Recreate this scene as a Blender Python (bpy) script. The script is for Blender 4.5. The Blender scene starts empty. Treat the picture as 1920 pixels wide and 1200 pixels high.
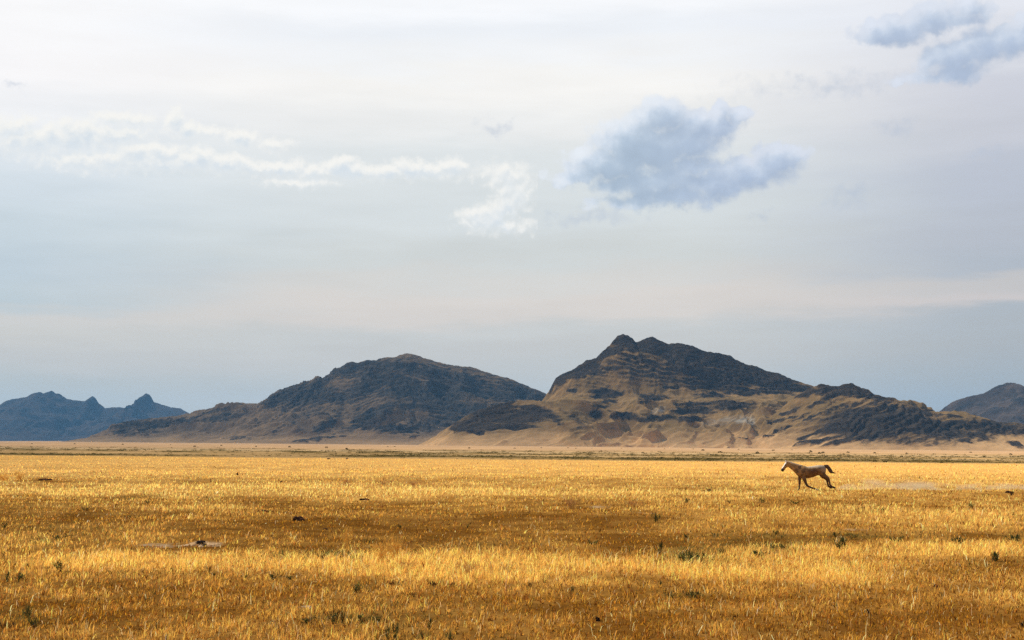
import bpy, bmesh, math, random
import numpy as np
from mathutils import Vector

rng = np.random.default_rng(7)
random.seed(7)
S = bpy.context.scene
COL = S.collection

# ------------------------------------------------------------------ camera
F = 2637.0                      # focal length in photo pixels (photo 1920 x 1200)
HOR = 826.0                     # row of the eye-level horizon
CZ = 3.0                        # eye height above the plain
PITCH = math.atan((HOR - 600.0) / F)
cam_d = bpy.data.cameras.new("camera")
cam = bpy.data.objects.new("camera", cam_d)
COL.objects.link(cam)
cam.location = (0, 0, CZ)
cam.rotation_euler = (math.pi / 2 + PITCH, 0, 0)
cam_d.sensor_width = 36.0
cam_d.lens = 36.0 * F / 1920.0
cam_d.clip_start = 0.5
cam_d.clip_end = 80000.0
S.camera = cam
S.render.resolution_x, S.render.resolution_y = 1024, 640
S.view_settings.view_transform = 'Standard'
S.view_settings.look = 'None'
EXPO = 0.45
S.view_settings.exposure = EXPO
S.view_settings.gamma = 1.0
S.cycles.max_bounces = 5
S.cycles.diffuse_bounces = 3
S.cycles.transmission_bounces = 3
S.cycles.volume_bounces = 0
S.cycles.use_adaptive_sampling = False
S.cycles.use_denoising = False
S.cycles.sample_clamp_indirect = 4.0
CP, SP = math.cos(PITCH), math.sin(PITCH)


def ray(px, py):
    cx, cy = (px - 960.0) / F, (600.0 - py) / F
    return cx, CP - cy * SP, SP + cy * CP


def at_depth(px, py, Y):
    """World point seen at photo pixel (px, py) when it stands Y metres away."""
    dx, dy, dz = ray(np.asarray(px, float), np.asarray(py, float))
    t = Y / dy
    return dx * t, Y + 0 * dx, CZ + dz * t


def to_px(x, y, z):
    zz = z - CZ
    dep = np.maximum(y * CP + zz * SP, 1e-3)
    return 960.0 + F * x / dep, 600.0 - F * (-y * SP + zz * CP) / dep


# ------------------------------------------------------------------ sun + sky
SUN_EL, SUN_AZ = math.radians(47), math.radians(-62)     # azimuth from the view axis, left is negative
sun_dir = Vector((math.sin(SUN_AZ) * math.cos(SUN_EL), math.cos(SUN_AZ) * math.cos(SUN_EL), math.sin(SUN_EL)))
sd = bpy.data.lights.new("sun", 'SUN')
sd.energy = 5.0
sd.angle = math.radians(0.6)
sd.color = (1.0, 0.90, 0.74)
sun = bpy.data.objects.new("sun", sd)
COL.objects.link(sun)
sun.rotation_euler = sun_dir.to_track_quat('Z', 'Y').to_euler()

world = bpy.data.worlds.new("World")
S.world = world
world.use_nodes = True


def sstep(x, a, b):
    t = np.clip((x - a) / (b - a), 0, 1)
    return t * t * (3 - 2 * t)


def lin(c):
    c = np.asarray(c, float) / 255.0
    return np.where(c <= 0.04045, c / 12.92, ((c + 0.055) / 1.055) ** 2.4)


class NT:
    """Small helper to wire shader nodes."""
    def __init__(self, tree):
        self.t = tree

    def n(self, typ, **kw):
        nd = self.t.nodes.new(typ)
        for k, v in kw.items():
            setattr(nd, k, v)
        return nd

    def link(self, a, b):
        self.t.links.new(a, b)

    def put(self, sock, v):
        if isinstance(v, bpy.types.NodeSocket):
            self.t.links.new(v, sock)
        else:
            sock.default_value = v

    def m(self, op, *a, clamp=False):
        nd = self.n('ShaderNodeMath', operation=op)
        nd.use_clamp = clamp
        for i, v in enumerate(a):
            self.put(nd.inputs[i], v)
        return nd.outputs[0]

    def v(self, op, *a, out=0):
        nd = self.n('ShaderNodeVectorMath', operation=op)
        for i, v in enumerate(a):
            if op == 'SCALE' and i == 1:
                self.put(nd.inputs['Scale'], v)
            else:
                self.put(nd.inputs[i], v)
        return nd.outputs['Value'] if op in ('LENGTH', 'DISTANCE', 'DOT_PRODUCT') else nd.outputs[0]

    def comb(self, x, y, z=0.0):
        nd = self.n('ShaderNodeCombineXYZ')
        for i, v in enumerate((x, y, z)):
            self.put(nd.inputs[i], v)
        return nd.outputs[0]

    def sep(self, v):
        nd = self.n('ShaderNodeSeparateXYZ')
        self.put(nd.inputs[0], v)
        return nd.outputs

    def noise(self, vec, scale, detail=5.0, rough=0.55, dist=0.0, color=False, dims='3D'):
        nd = self.n('ShaderNodeTexNoise', noise_dimensions=dims)
        self.put(nd.inputs['Vector'], vec)
        nd.inputs['Scale'].default_value = scale
        nd.inputs['Detail'].default_value = detail
        nd.inputs['Roughness'].default_value = rough
        nd.inputs['Distortion'].default_value = dist
        return nd.outputs['Color' if color else 0]

    def ramp(self, fac, pts, interp='LINEAR'):
        nd = self.n('ShaderNodeValToRGB')
        r = nd.color_ramp
        r.interpolation = interp
        while len(r.elements) > 1:
            r.elements.remove(r.elements[-1])
        for i, (p, c) in enumerate(pts):
            e = r.elements[0] if i == 0 else r.elements.new(p)
            e.position = p
            e.color = (*[float(q) for q in c[:3]], 1.0)
        self.put(nd.inputs[0], fac)
        return nd.outputs[0]

    def mix(self, fac, a, b, mode='MIX'):
        nd = self.n('ShaderNodeMix', data_type='RGBA', blend_type=mode)
        self.put(nd.inputs[0], fac)
        for s, v in ((nd.inputs[6], a), (nd.inputs[7], b)):
            if isinstance(v, bpy.types.NodeSocket):
                self.link(v, s)
            else:
                s.default_value = (*[float(q) for q in v[:3]], 1.0)
        return nd.outputs[2]

    def step(self, x, a, b):
        nd = self.n('ShaderNodeMapRange', interpolation_type='SMOOTHSTEP')
        self.put(nd.inputs[0], x)
        nd.inputs[1].default_value = a
        nd.inputs[2].default_value = b
        return nd.outputs[0]


def azel(px, py):
    """Compass bearing and elevation (degrees) of a photo pixel."""
    dx, dy, dz = ray(px, py)
    return math.degrees(math.atan2(dx, dy)), math.degrees(math.atan2(dz, math.hypot(dx, dy)))


def cloud_group(name, blobs, warp, seed, puff, torn=0.95):
    """Node group: bearing/elevation vector -> cloud thickness (soft union of puffs, torn by noise)."""
    g = bpy.data.node_groups.new(name, 'ShaderNodeTree')
    g.interface.new_socket("Vector", in_out='INPUT', socket_type='NodeSocketVector')
    g.interface.new_socket("Field", in_out='OUTPUT', socket_type='NodeSocketFloat')
    T = NT(g)
    gi, go = T.n('NodeGroupInput'), T.n('NodeGroupOutput')
    p = gi.outputs[0]
    ps = T.v('ADD', p, (seed * 7.3, seed * 3.1, seed))
    w1 = T.v('SUBTRACT', T.noise(ps, 0.55, 2.0, 0.5, color=True), (0.5, 0.5, 0.5))
    w2 = T.v('SUBTRACT', T.noise(ps, 1.7 * puff, 4.0, 0.58, color=True), (0.5, 0.5, 0.5))
    q = T.v('ADD', p, T.v('ADD', T.v('SCALE', w1, warp * 1.1), T.v('SCALE', w2, warp * 1.25)))
    acc = None
    for (px, py, rx, ry, wt) in blobs:
        a, e = azel(px, py)
        ra, re = rx / 46.0, ry / 46.0
        d = T.v('LENGTH', T.v('MULTIPLY_ADD', q, (1 / ra, 1 / re, 0), (-a / ra, -e / re, 0)))
        f = T.m('MULTIPLY', T.m('SUBTRACT', 1.0, d), wt)
        if acc is None:
            acc = f
        else:
            nd = T.n('ShaderNodeMath', operation='SMOOTH_MAX')
            T.link(acc, nd.inputs[0]); T.link(f, nd.inputs[1]); nd.inputs[2].default_value = 0.3
            acc = nd.outputs[0]
    vo = T.n('ShaderNodeTexVoronoi', feature='SMOOTH_F1')
    T.link(T.v('ADD', ps, T.v('SCALE', w2, 0.5)), vo.inputs['Vector'])
    vo.inputs['Scale'].default_value = 1.5 * puff
    vo.inputs['Smoothness'].default_value = 0.6
    billow = T.m('SUBTRACT', 0.42, vo.outputs['Distance'])
    fine = T.m('SUBTRACT', T.noise(ps, 1.5 * puff, 6.0, 0.58), 0.5)
    tear = T.m('ADD', T.m('MULTIPLY', fine, torn), T.m('MULTIPLY', billow, 0.35))
    T.link(T.m('ADD', acc, tear), go.inputs[0])
    return g


def build_sky():
    T = NT(world.node_tree)
    world.node_tree.nodes.clear()
    out, bg = T.n('ShaderNodeOutputWorld'), T.n('ShaderNodeBackground')
    STR = 0.1 * 2 ** EXPO              # photo colour -> scene radiance at this exposure
    bg.inputs[1].default_value = 0.1
    sky = T.n('ShaderNodeTexSky', sky_type='NISHITA')
    sky.sun_disc = False
    sky.sun_elevation = SUN_EL
    sky.sun_rotation = SUN_AZ
    sky.air_density, sky.dust_density, sky.ozone_density = 1.0, 1.5, 1.0
    tc = T.n('ShaderNodeTexCoord')
    d = tc.outputs['Generated']
    x, y, z = T.sep(T.v('NORMALIZE', d))[:3]
    az = T.m('MULTIPLY', T.m('ARCTAN2', x, y), 180 / math.pi)
    el = T.m('MULTIPLY', T.m('ARCSINE', z), 180 / math.pi)
    p = T.comb(az, el, 0.0)
    # slow, streaky unevenness of the high veil
    st = T.v('MULTIPLY', p, (0.085, 0.42, 1.0))
    w = T.m('SUBTRACT', T.noise(T.v('ADD', st, (3.0, 1.0, 5.0)), 1.0, 5.0, 0.55), 0.5)
    w2 = T.m('SUBTRACT', T.noise(T.v('ADD', st, (9.0, 4.0, 2.0)), 2.3, 4.0, 0.5), 0.5)
    w3 = T.m('SUBTRACT', T.noise(T.v('MULTIPLY', p, (0.16, 1.1, 1.0)), 1.0, 5.0, 0.6), 0.5)
    elw = T.m('ADD', el, T.m('ADD', T.m('MULTIPLY', w, 1.8), T.m('ADD', T.m('MULTIPLY', az, -0.012), T.m('MULTIPLY', w3, 1.5))))
    t = T.m('DIVIDE', elw, 20.0, clamp=True)

    def column(px, rows):
        pts = []
        for (py, c) in rows:
            e = azel(px, py)[1]
            k = sstep(py, 585, 680)           # the air below adds its own blue to the low sky
            pts.append((min(max(e / 20.0, 0.0), 1.0), lin(c) / STR * np.array((1 + .10 * k, 1 + .02 * k, 1 - .04 * k))))
        pts.sort(key=lambda q: q[0])
        return T.ramp(t, pts, 'EASE')
    SKY_L = [(0, (254, 253, 253)), (120, (252, 250, 250)), (180, (247, 247, 248)), (250, (235, 239, 242)),
             (330, (218, 227, 233)), (430, (206, 217, 223)), (500, (198, 210, 217)), (548, (197, 208, 212)),
             (585, (215, 212, 206)), (620, (210, 209, 203)), (655, (199, 203, 202)), (720, (189, 199, 200)), (826, (184, 195, 197))]
    SKY_M = [(0, (251, 252, 254)), (60, (241, 244, 248)), (105, (246, 247, 248)), (160, (250, 248, 244)),
             (230, (240, 240, 238)), (300, (228, 232, 232)), (400, (220, 225, 225)), (480, (214, 217, 214)),
             (535, (221, 217, 210)), (560, (225, 217, 208)), (592, (223, 215, 206)), (625, (206, 208, 205)), (660, (199, 203, 202)), (730, (193, 200, 200)), (826, (187, 196, 197))]
    SKY_R = [(0, (232, 234, 241)), (120, (218, 220, 227)), (160, (209, 211, 220)), (250, (203, 205, 213)),
             (350, (191, 196, 207)), (450, (187, 191, 199)), (515, (182, 188, 196)), (545, (203, 199, 196)),
             (566, (211, 203, 199)), (592, (182, 187, 191)), (650, (175, 182, 186)), (730, (168, 178, 183)), (826, (164, 175, 181))]
    cl, cm_, cr = column(100, SKY_L), column(960, SKY_M), column(1850, SKY_R)
    azw = T.m('ADD', az, T.m('MULTIPLY', w2, 6.0))
    veil = T.mix(T.step(azw, -21.0, -6.0), cl, cm_)
    veil = T.mix(T.step(azw, 6.0, 20.5), veil, cr)
    br = T.m('ADD', 1.0, T.m('ADD', T.m('MULTIPLY', w2, 0.10), T.m('MULTIPLY', w3, 0.07)))
    veil = T.v('SCALE', veil, br)

    # ---- cumulus: grey-blue ones right of centre, cream ones on the left
    grey = [(1085, 333, 55, 16, .75), (1150, 308, 80, 36, .95), (1215, 282, 90, 50, 1.0), (1285, 262, 84, 46, 1.0), (1340, 238, 60, 30, .9), (1382, 216, 26, 13, .7),
            (1238, 222, 58, 34, .9), (1180, 262, 66, 36, .9), (1300, 226, 40, 22, .8), (1350, 206, 18, 12, .6), (1180, 345, 90, 20, .75),
            (1195, 378, 80, 16, .7), (1262, 368, 95, 26, .9), (1335, 346, 95, 34, .95), (1405, 322, 80, 34, .95), (1452, 302, 54, 28, .85), (1482, 290, 28, 16, .65), (1225, 340, 105, 34, .95), (1300, 312, 80, 24, .8), (1120, 300, 40, 26, .7),
            (1655, 62, 52, 24, .9), (1700, 55, 56, 30, .9), (1745, 38, 44, 30, .95), (1800, 36, 50, 16, .6), (1825, 14, 34, 20, .75),
            (1765, 108, 46, 22, .7), (1800, 108, 50, 30, .85), (1850, 88, 56, 34, .95), (1895, 78, 50, 34, .95), (1800, 138, 60, 18, .7), (1740, 148, 50, 8, .4), (1950, 70, 60, 40, .9)]
    wisps = [(1682, 236, 34, 22, .55), (1845, 286, 40, 18, .55), (1598, 368, 55, 24, .6), (935, 239, 38, 15, .5),
             (1560, 160, 200, 24, .45), (30, 165, 26, 10, .4), (1110, 405, 110, 16, .45), (1425, 402, 26, 12, .35)]
    white = [(40, 262, 90, 26, .55), (160, 258, 90, 24, .6), (20, 236, 46, 16, .55), (60, 262, 50, 18, .7), (95, 255, 36, 18, .75), (140, 262, 46, 20, .8), (162, 244, 28, 18, .8), (200, 252, 40, 18, .75), (238, 250, 34, 16, .75),
             (205, 222, 30, 12, .6), (250, 222, 34, 12, .65), (130, 240, 30, 12, .5), (325, 226, 18, 18, .8), (345, 242, 34, 14, .75), (385, 245, 34, 8, .55), (455, 258, 28, 16, .75), (512, 272, 30, 10, .45),
             (200, 304, 120, 16, .5), (150, 300, 44, 14, .6), (205, 296, 44, 16, .7), (255, 288, 42, 18, .75), (305, 282, 36, 15, .7), (300, 302, 60, 15, .75), (352, 302, 40, 16, .8), (378, 294, 30, 18, .85), (415, 302, 50, 15, .8), (460, 310, 50, 11, .7),
             (520, 316, 46, 11, .7), (545, 312, 30, 13, .75), (600, 320, 44, 12, .7), (640, 312, 36, 18, .9), (672, 318, 36, 14, .75), (725, 321, 40, 12, .7), (765, 314, 36, 16, .85), (805, 318, 38, 14, .8), (850, 314, 30, 15, .85), (690, 326, 190, 9, .34),
             (560, 342, 60, 9, .45), (945, 328, 34, 22, .5), (962, 352, 30, 24, .35), (895, 410, 30, 20, .6), (925, 408, 34, 22, .6), (945, 388, 30, 26, .65), (968, 370, 26, 24, .55), (945, 424, 50, 14, .4)]
    gg = cloud_group("grey_cumulus", grey, 0.55, 1.0, 1.0)
    gw = cloud_group("white_cumulus", white, 0.46, 2.0, 1.7, 0.75)
    gs = cloud_group("thin_wisps", wisps, 0.9, 3.0, 1.3)

    def field(g, off=(0, 0, 0)):
        nd = T.n('ShaderNodeGroup')
        nd.node_tree = g
        T.link(T.v('ADD', p, off), nd.inputs[0])
        return nd.outputs[0]

    def col(c):
        return lin(c) / STR

    def cover(f, towards, soft, hard):
        """Crisp where the cloud faces the sun, dissolving on its far, lower side."""
        side = T.step(T.m('SUBTRACT', f, towards), -0.15, 0.30)
        return T.mix(side, T.comb(T.step(f, 0.05, soft), 0, 0), T.comb(T.step(f, -0.02, hard), 0, 0))
    # the veil thins out overhead and behind, where the sky is plain blue
    front = T.m('MULTIPLY', T.step(y, -0.35, 0.55), 0.86)
    high = T.step(z, 0.95, 0.40)
    base = T.mix(T.m('ADD', 0.14, T.m('MULTIPLY', front, high)), sky.outputs[0], veil)

    def wispy(c):
        return T.mix(T.m('MULTIPLY', T.step(field(gs), -0.15, 0.8), 0.50), c, col((184, 195, 212)))
    # grey clouds, backlit: bright thin rims, blue-grey where they are thick
    f0, f1 = T.m('ADD', field(gg), 0.32), T.m('ADD', field(gg, (-0.26, 0.52, 0)), 0.28)
    m = T.sep(cover(f0, f1, 0.80, 0.36))[0]
    rim = T.step(T.m('ADD', T.m('MULTIPLY', f1, 0.72), T.m('MULTIPLY', f0, 0.28)), -0.12, 1.0)
    relief = T.m('MULTIPLY', T.m('SUBTRACT', f0, f1), 0.10)
    body = T.ramp(rim, [(0, col((228, 233, 239))), (.35, col((206, 217, 230))), (.7, col((183, 198, 214))), (1, col((170, 187, 206)))])
    bodyr = T.ramp(rim, [(0, col((214, 220, 231))), (.4, col((196, 207, 223))), (1, col((174, 189, 212)))])
    body = T.mix(T.step(az, 4.0, 9.5), body, bodyr)
    body = T.v('SCALE', body, T.m('ADD', 1.0, relief))
    grey_sky = T.mix(T.m('MULTIPLY', m, 0.94), wispy(veil), body)
    # cream clouds
    f2, f3 = T.m('ADD', field(gw), 0.42), T.m('ADD', field(gw, (-0.08, 0.22, 0)), 0.36)
    m2 = T.sep(cover(f2, f3, 1.05, 0.78))[0]
    lit = T.mix(T.step(f3, 0.15, 1.15), col((251, 249, 243)), col((221, 229, 235)))
    cream_sky = T.mix(T.m('MULTIPLY', m2, 0.95), wispy(veil), lit)

    # clouds are only worked out in the two stretches of sky that hold them
    def window(a0, a1, e0, e1):
        return T.m('MULTIPLY', T.m('MULTIPLY', T.m('GREATER_THAN', az, a0), T.m('LESS_THAN', az, a1)),
                   T.m('MULTIPLY', T.m('GREATER_THAN', el, e0), T.m('LESS_THAN', el, e1)))
    amid = azel(1008, 300)[0]
    b0, bw, bgr = bg, T.n('ShaderNodeBackground'), T.n('ShaderNodeBackground')
    for b_, c_ in ((b0, base), (bw, cream_sky), (bgr, grey_sky)):
        b_.inputs[1].default_value = 0.1
        T.link(c_, b_.inputs[0])
    last = b0.outputs[0]
    for b_, win in ((bw, window(-27.0, amid, 6.6, 16.0)), (bgr, window(amid, 27.0, 7.4, 20.5))):
        ms = T.n('ShaderNodeMixShader')
        T.link(win, ms.inputs[0]); T.link(last, ms.inputs[1]); T.link(b_.outputs[0], ms.inputs[2])
        last = ms.outputs[0]
    T.link(last, out.inputs[0])
    world.cycles.sampling_method = 'MANUAL'
    world.cycles.sample_map_resolution = 512


build_sky()


# ------------------------------------------------------------------ numpy noise
def _h(ix, iy, seed):
    h = (ix.astype(np.int64) * 374761393 + iy.astype(np.int64) * 668265263 + seed * 974634777) & 0xFFFFFFFF
    h = ((h ^ (h >> 13)) * 1274126177) & 0xFFFFFFFF
    h = ((h ^ (h >> 16)) * 2246822519) & 0xFFFFFFFF
    return (h ^ (h >> 15)) & 0xFFFF


_GA = np.arange(65536) * (2 * np.pi / 65536)
_GX, _GY = np.cos(_GA), np.sin(_GA)


def pn(x, y, seed=0):
    x, y = np.asarray(x, float), np.asarray(y, float)
    xf, yf = np.floor(x), np.floor(y)
    ix, iy = xf.astype(np.int64), yf.astype(np.int64)
    fx, fy = x - xf, y - yf
    u, v = fx * fx * fx * (fx * (fx * 6 - 15) + 10), fy * fy * fy * (fy * (fy * 6 - 15) + 10)

    def g(dx, dy):
        h = _h(ix + dx, iy + dy, seed)
        return _GX[h] * (fx - dx) + _GY[h] * (fy - dy)
    a, b, c, d = g(0, 0), g(1, 0), g(0, 1), g(1, 1)
    return ((a + (b - a) * u) * (1 - v) + (c + (d - c) * u) * v) * 1.5


def fbm(x, y, seed=0, oct=4, gain=0.5):
    s, a = 0.0, 1.0
    for i in range(oct):
        s = s + a * pn(x, y, seed + i * 17)
        x, y, a = x * 2.03 + 5.2, y * 2.03 + 1.7, a * gain
    return s


def ridged(x, y, seed=0, oct=4, gain=0.5):
    s, a, prev = 0.0, 1.0, 1.0
    for i in range(oct):
        n = (1 - np.abs(pn(x, y, seed + i * 31))) ** 2
        s = s + a * n * prev
        prev = np.clip(n * 1.2, 0, 1)
        x, y, a = x * 2.07 + 3.1, y * 2.07 + 7.7, a * gain
    return s


def lerp(a, b, t):
    return a + (b - a) * t


def mixc(c0, c1, t):
    return np.asarray(c0) * (1 - t[..., None]) + np.asarray(c1) * t[..., None]


# ------------------------------------------------------------------ the plain
def ground_z(x, y):
    """Height of the plain: flat near the camera, dipping gently towards the right."""
    x, y = np.asarray(x, float), np.asarray(y, float)
    d = np.hypot(x, y)
    az = np.degrees(np.arctan2(x, y))
    s = 0.0033 * (1 + np.clip(az / 20.0, -0.9, 1.0)) * sstep(np.cos(np.radians(az)), -0.2, 0.5)
    z = -s * np.clip(d - 180.0, 0, 4800)
    near = sstep(d, 400, 60)
    z = z + near * (0.16 * fbm(x / 17.0, y / 17.0, 3, 3) + 0.03 * fbm(x / 2.3, y / 2.3, 5, 2))
    return z


def ground_pt(px, py):
    dx, dy, dz = ray(px, py)
    t = -CZ / dz
    for _ in range(12):
        z = float(ground_z(dx * t, dy * t))
        t = (z - CZ) / dz
    return dx * t, dy * t, CZ + dz * t


# brightness of the dry grass: patches of tall pale straw (positive) and thin brown turf (negative)
PATCH = [(270, 952, 170, 9, .45), (600, 922, 440, 10, 1.1), (1250, 930, 300, 9, .35), (60, 1012, 110, 14, .45),
         (260, 1052, 190, 13, .8), (650, 1064, 240, 16, .95), (900, 1062, 160, 20, .9), (1180, 1068, 260, 19, .95), (1420, 1078, 180, 13, .6),
         (1740, 1029, 190, 14, .8), (1500, 1037, 110, 8, .4), (1600, 1088, 120, 12, .45), (1895, 1122, 70, 14, .6), (1620, 962, 300, 12, .45),
         (1800, 985, 240, 14, .3), (120, 1120, 90, 14, .15), (420, 1100, 130, 12, .2), (110, 925, 130, 7, .35), (330, 1075, 200, 8, .3),
         (240, 982, 300, 18, -.30), (640, 985, 200, 20, -.30), (980, 985, 330, 26, -.34), (1250, 1012, 230, 18, -.28), (1560, 1006, 230, 9, -.35), (1830, 1060, 150, 12, -.4),
         (650, 1025, 260, 14, -.3), (1480, 1110, 420, 14, -.12), (900, 1130, 500, 16, -.12), (300, 1110, 300, 10, -.15), (1000, 1175, 900, 22, -.16), (300, 1150, 160, 10, -.25), (1400, 1160, 260, 12, -.22), (1700, 1165, 200, 14, -.2), (560, 1190, 200, 10, -.2), (820, 1115, 160, 7, -.2), (1120, 1140, 120, 9, -.2), (1800, 1095, 120, 9, -.25), (450, 1130, 90, 8, .25), (1000, 1120, 120, 7, .2), (1560, 1120, 130, 8, .25), (180, 1180, 120, 9, .2), (1250, 1185, 140, 9, .2),
         (75, 900, 40, 3, -.9), (300, 903, 260, 3, -.35), (760, 902, 260, 4, -.3), (1000, 915, 300, 4, -.3), (1750, 945, 220, 6, -.3),
         (1500, 942, 60, 3, -.3), (300, 935, 200, 4, -.2), (1450, 1022, 160, 8, -.4), (1850, 1008, 90, 6, -.4), (370, 877, 250, 2, -.3), (1300, 898, 700, 2.5, -.25)]
GREEN = [(600, 1045, 75, 8, .8), (1290, 1045, 60, 16, .8), (1560, 1003, 170, 7, .7), (1460, 1026, 60, 8, .7), (1370, 1020, 110, 14, .35), (110, 1010, 60, 6, .5),
         (1900, 1010, 60, 6, .6), (100, 990, 90, 8, .35), (690, 1158, 130, 10, .5), (640, 1105, 60, 8, .3), (230, 1073, 70, 6, .4), (300, 935, 120, 5, .3),
         (1350, 915, 120, 3, .3), (1650, 955, 100, 5, .35), (1850, 1060, 70, 8, .35), (50, 1160, 50, 14, .4), (1280, 1110, 60, 6, .3), (770, 1190, 120, 8, .4),
         (880, 1020, 160, 12, .2)]
BARE = [(300, 1023, 46, 4.0, 1.0), (385, 1019, 34, 4.5, .9), (1120, 951, 26, 2, .6), (1215, 963, 18, 1.2, .7), (1605, 993, 24, 1.2, .6), (572, 1139, 16, 3, .8)]


def blobs(lst, px, py, sharp=2.0):
    s = np.zeros_like(px)
    for (cx, cy, rx, ry, w) in lst:
        d = ((px - cx) / rx) ** 2 + ((py - cy) / ry) ** 2
        s += w * np.exp(-d ** (sharp / 2))
    return s


def land(x, y):
    """gold, green, bare, far, brush masks and the field's far edge at a point of the plain."""
    px, py = to_px(x, y, ground_z(x, y))
    ok = (y > 8)
    px = np.where(ok, px, 960.0); py = np.where(ok, py, 1300.0)
    d = np.hypot(x, y)
    k = np.clip((py - 826) / 374.0, 0.0, 1.3)
    wx = px + 55 * fbm(x / 5.0, y / 5.0, 11, 3)
    wy = py + (2.0 + 17 * k) * fbm(x / 4.0, y / 4.0, 12, 3)
    near = sstep(d, 260, 90)
    base = 0.44 - 0.16 * sstep(py, 1075, 1130) + 0.40 * sstep(py, 935, 885) + 0.10 * sstep(px, 1100, 1700) * sstep(py, 1000, 950)
    n = near * (0.30 * fbm(x / 5.0, y / 6.5, 21, 4) + 0.30 * fbm(x / 1.3, y / 1.5, 22, 3))
    n = n + (1 - near) * 0.13 * fbm(x / 60.0, y / 14.0, 23, 4)
    patch = blobs(PATCH, wx, wy, 2.0)
    gold = np.clip(base + n + np.where(patch < 0, patch * .8, patch), 0, 1)
    green = np.clip(blobs(GREEN, wx, wy) * (0.75 + 0.9 * fbm(x / 1.3, y / 1.3, 31, 3)), 0, 1)
    bare = np.clip((.55 + 1.0 * fbm(x / .5, y / .5, 44, 3)) * blobs(BARE, px + 10 * fbm(x / .6, y / .6, 41, 2), py + 2.5 * fbm(x / .7, y / .7, 42, 3), 4) * 1.4, 0, 1)
    edge = 853.5 + 17.0 * px / 1920.0 + 0.5 * fbm(x / 30.0, y / 30.0, 51, 3)
    v = py - edge                                   # negative beyond the golden field
    far = sstep(v, 1.2, -1.2)
    bn = fbm(x / 18.0, y / 42.0, 52, 5, .6)
    brush = (np.exp(-((v + 4.5) / 3.2) ** 2) * sstep(px, 250, 800) * (0.75 + 0.6 * bn)
             + np.exp(-((v + 11) / 2.6) ** 2) * (0.5 + 0.9 * bn) * 0.9
             + np.exp(-((v + 2.5) / 2.0) ** 2) * sstep(px, 500, 200) * (0.8 + 0.7 * bn)
             + np.exp(-((v + 15.5) / 2.0) ** 2) * (0.25 + 1.1 * bn) * 0.6)
    brush = np.clip(brush, 0, 1) * far
    salt = far * np.clip(np.exp(-((v + 7.8) / 0.8) ** 2) * sstep(px, 500, 900) * (0.7 + bn) + np.exp(-((v + 14) / 2.0) ** 2) * 0.4, 0, 1)
    return gold, green, bare, far, brush, salt


C_BROWN, C_GOLD, C_FGOLD = (0.165, 0.070, 0.012), (0.47, 0.245, 0.055), (0.76, 0.43, 0.125)  # brown ground is darkened to paint in the shade between tufts
C_TAN, C_OLIVE, C_SALT, C_BARE, C_GREEN = (0.56, 0.345, 0.175), (0.125, 0.088, 0.024), (0.72, 0.53, 0.30), (0.44, 0.29, 0.155), (0.10, 0.085, 0.022)


def land_color(x, y):
    gold, green, bare, far, brush, salt = land(x, y)
    d = np.hypot(x, y)
    g2 = sstep(d, 60, 170)
    c = mixc(C_BROWN, C_GOLD, gold)
    cf = mixc((0.40, 0.20, 0.05), C_FGOLD, gold)
    c = c * (1 - g2[..., None]) + cf * g2[..., None]
    c = mixc(c, C_GREEN, green * 0.6)
    c = mixc(c, C_BARE, bare)
    tan = np.asarray(C_TAN) * (1 + 0.16 * fbm(x / 160.0, y / 160.0, 61, 4))[..., None]
    tan = mixc(tan, (0.47, 0.285, 0.09), sstep(d, 900, 300) * 0.55)
    tan = tan * (1 + .20 * fbm(x / 40.0, y / 50.0, 62, 5, .6))[..., None]
    tan = mixc(tan, C_SALT, salt)
    tan = mixc(tan, C_OLIVE, np.clip(brush * 1.15, 0, .95))
    return mixc(c, tan, far)


def set_attr(me, name, arr, kind='FLOAT_COLOR'):
    a = me.attributes.new(name, kind, 'POINT')
    if kind == 'FLOAT_COLOR':
        full = np.ones((len(arr), 4), np.float32)
        full[:, :3] = arr
        a.data.foreach_set("color", full.ravel())
    else:
        a.data.foreach_set("value", np.asarray(arr, np.float32).ravel())


def grid_mesh(name, X, Y, Z, wrap=False):
    r, c = X.shape
    me = bpy.data.meshes.new(name)
    V = np.stack([X, Y, Z], -1).reshape(-1, 3)
    i = np.arange(r - 1)[:, None] * c + np.arange(c - (0 if wrap else 1))[None, :]
    j = np.arange(r - 1)[:, None] * c + ((np.arange(c - (0 if wrap else 1)) + 1) % c)[None, :]
    Q = np.stack([i, j, j + c, i + c], -1).reshape(-1, 4)
    me.vertices.add(len(V)); me.vertices.foreach_set("co", V.astype(np.float32).ravel())
    me.loops.add(Q.size); me.loops.foreach_set("vertex_index", Q.astype(np.int32).ravel())
    me.polygons.add(len(Q))
    me.polygons.foreach_set("loop_start", np.arange(0, Q.size, 4, dtype=np.int32))
    me.polygons.foreach_set("use_smooth", np.ones(len(Q), bool))
    me.update(calc_edges=True)
    return me


def link(name, me, mat, parent=None):
    o = bpy.data.objects.new(name, me)
    COL.objects.link(o)
    if mat is not None:
        me.materials.clear()
        me.materials.append(mat)
    if parent is not None:
        o.parent = parent
    return o


def tag(o, label=None, cat=None, group=None, kind=None):
    if label: o["label"] = label
    if cat: o["category"] = cat
    if group: o["group"] = group
    if kind: o["kind"] = kind
    return o


def new_mat(name):
    m = bpy.data.materials.new(name)
    m.use_nodes = True
    m.node_tree.nodes.clear()
    T = NT(m.node_tree)
    out = T.n('ShaderNodeOutputMaterial')
    return m, T, out


def attr(T, name, col=True):
    nd = T.n('ShaderNodeAttribute', attribute_name=name)
    return nd.outputs['Color' if col else 'Fac']


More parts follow.
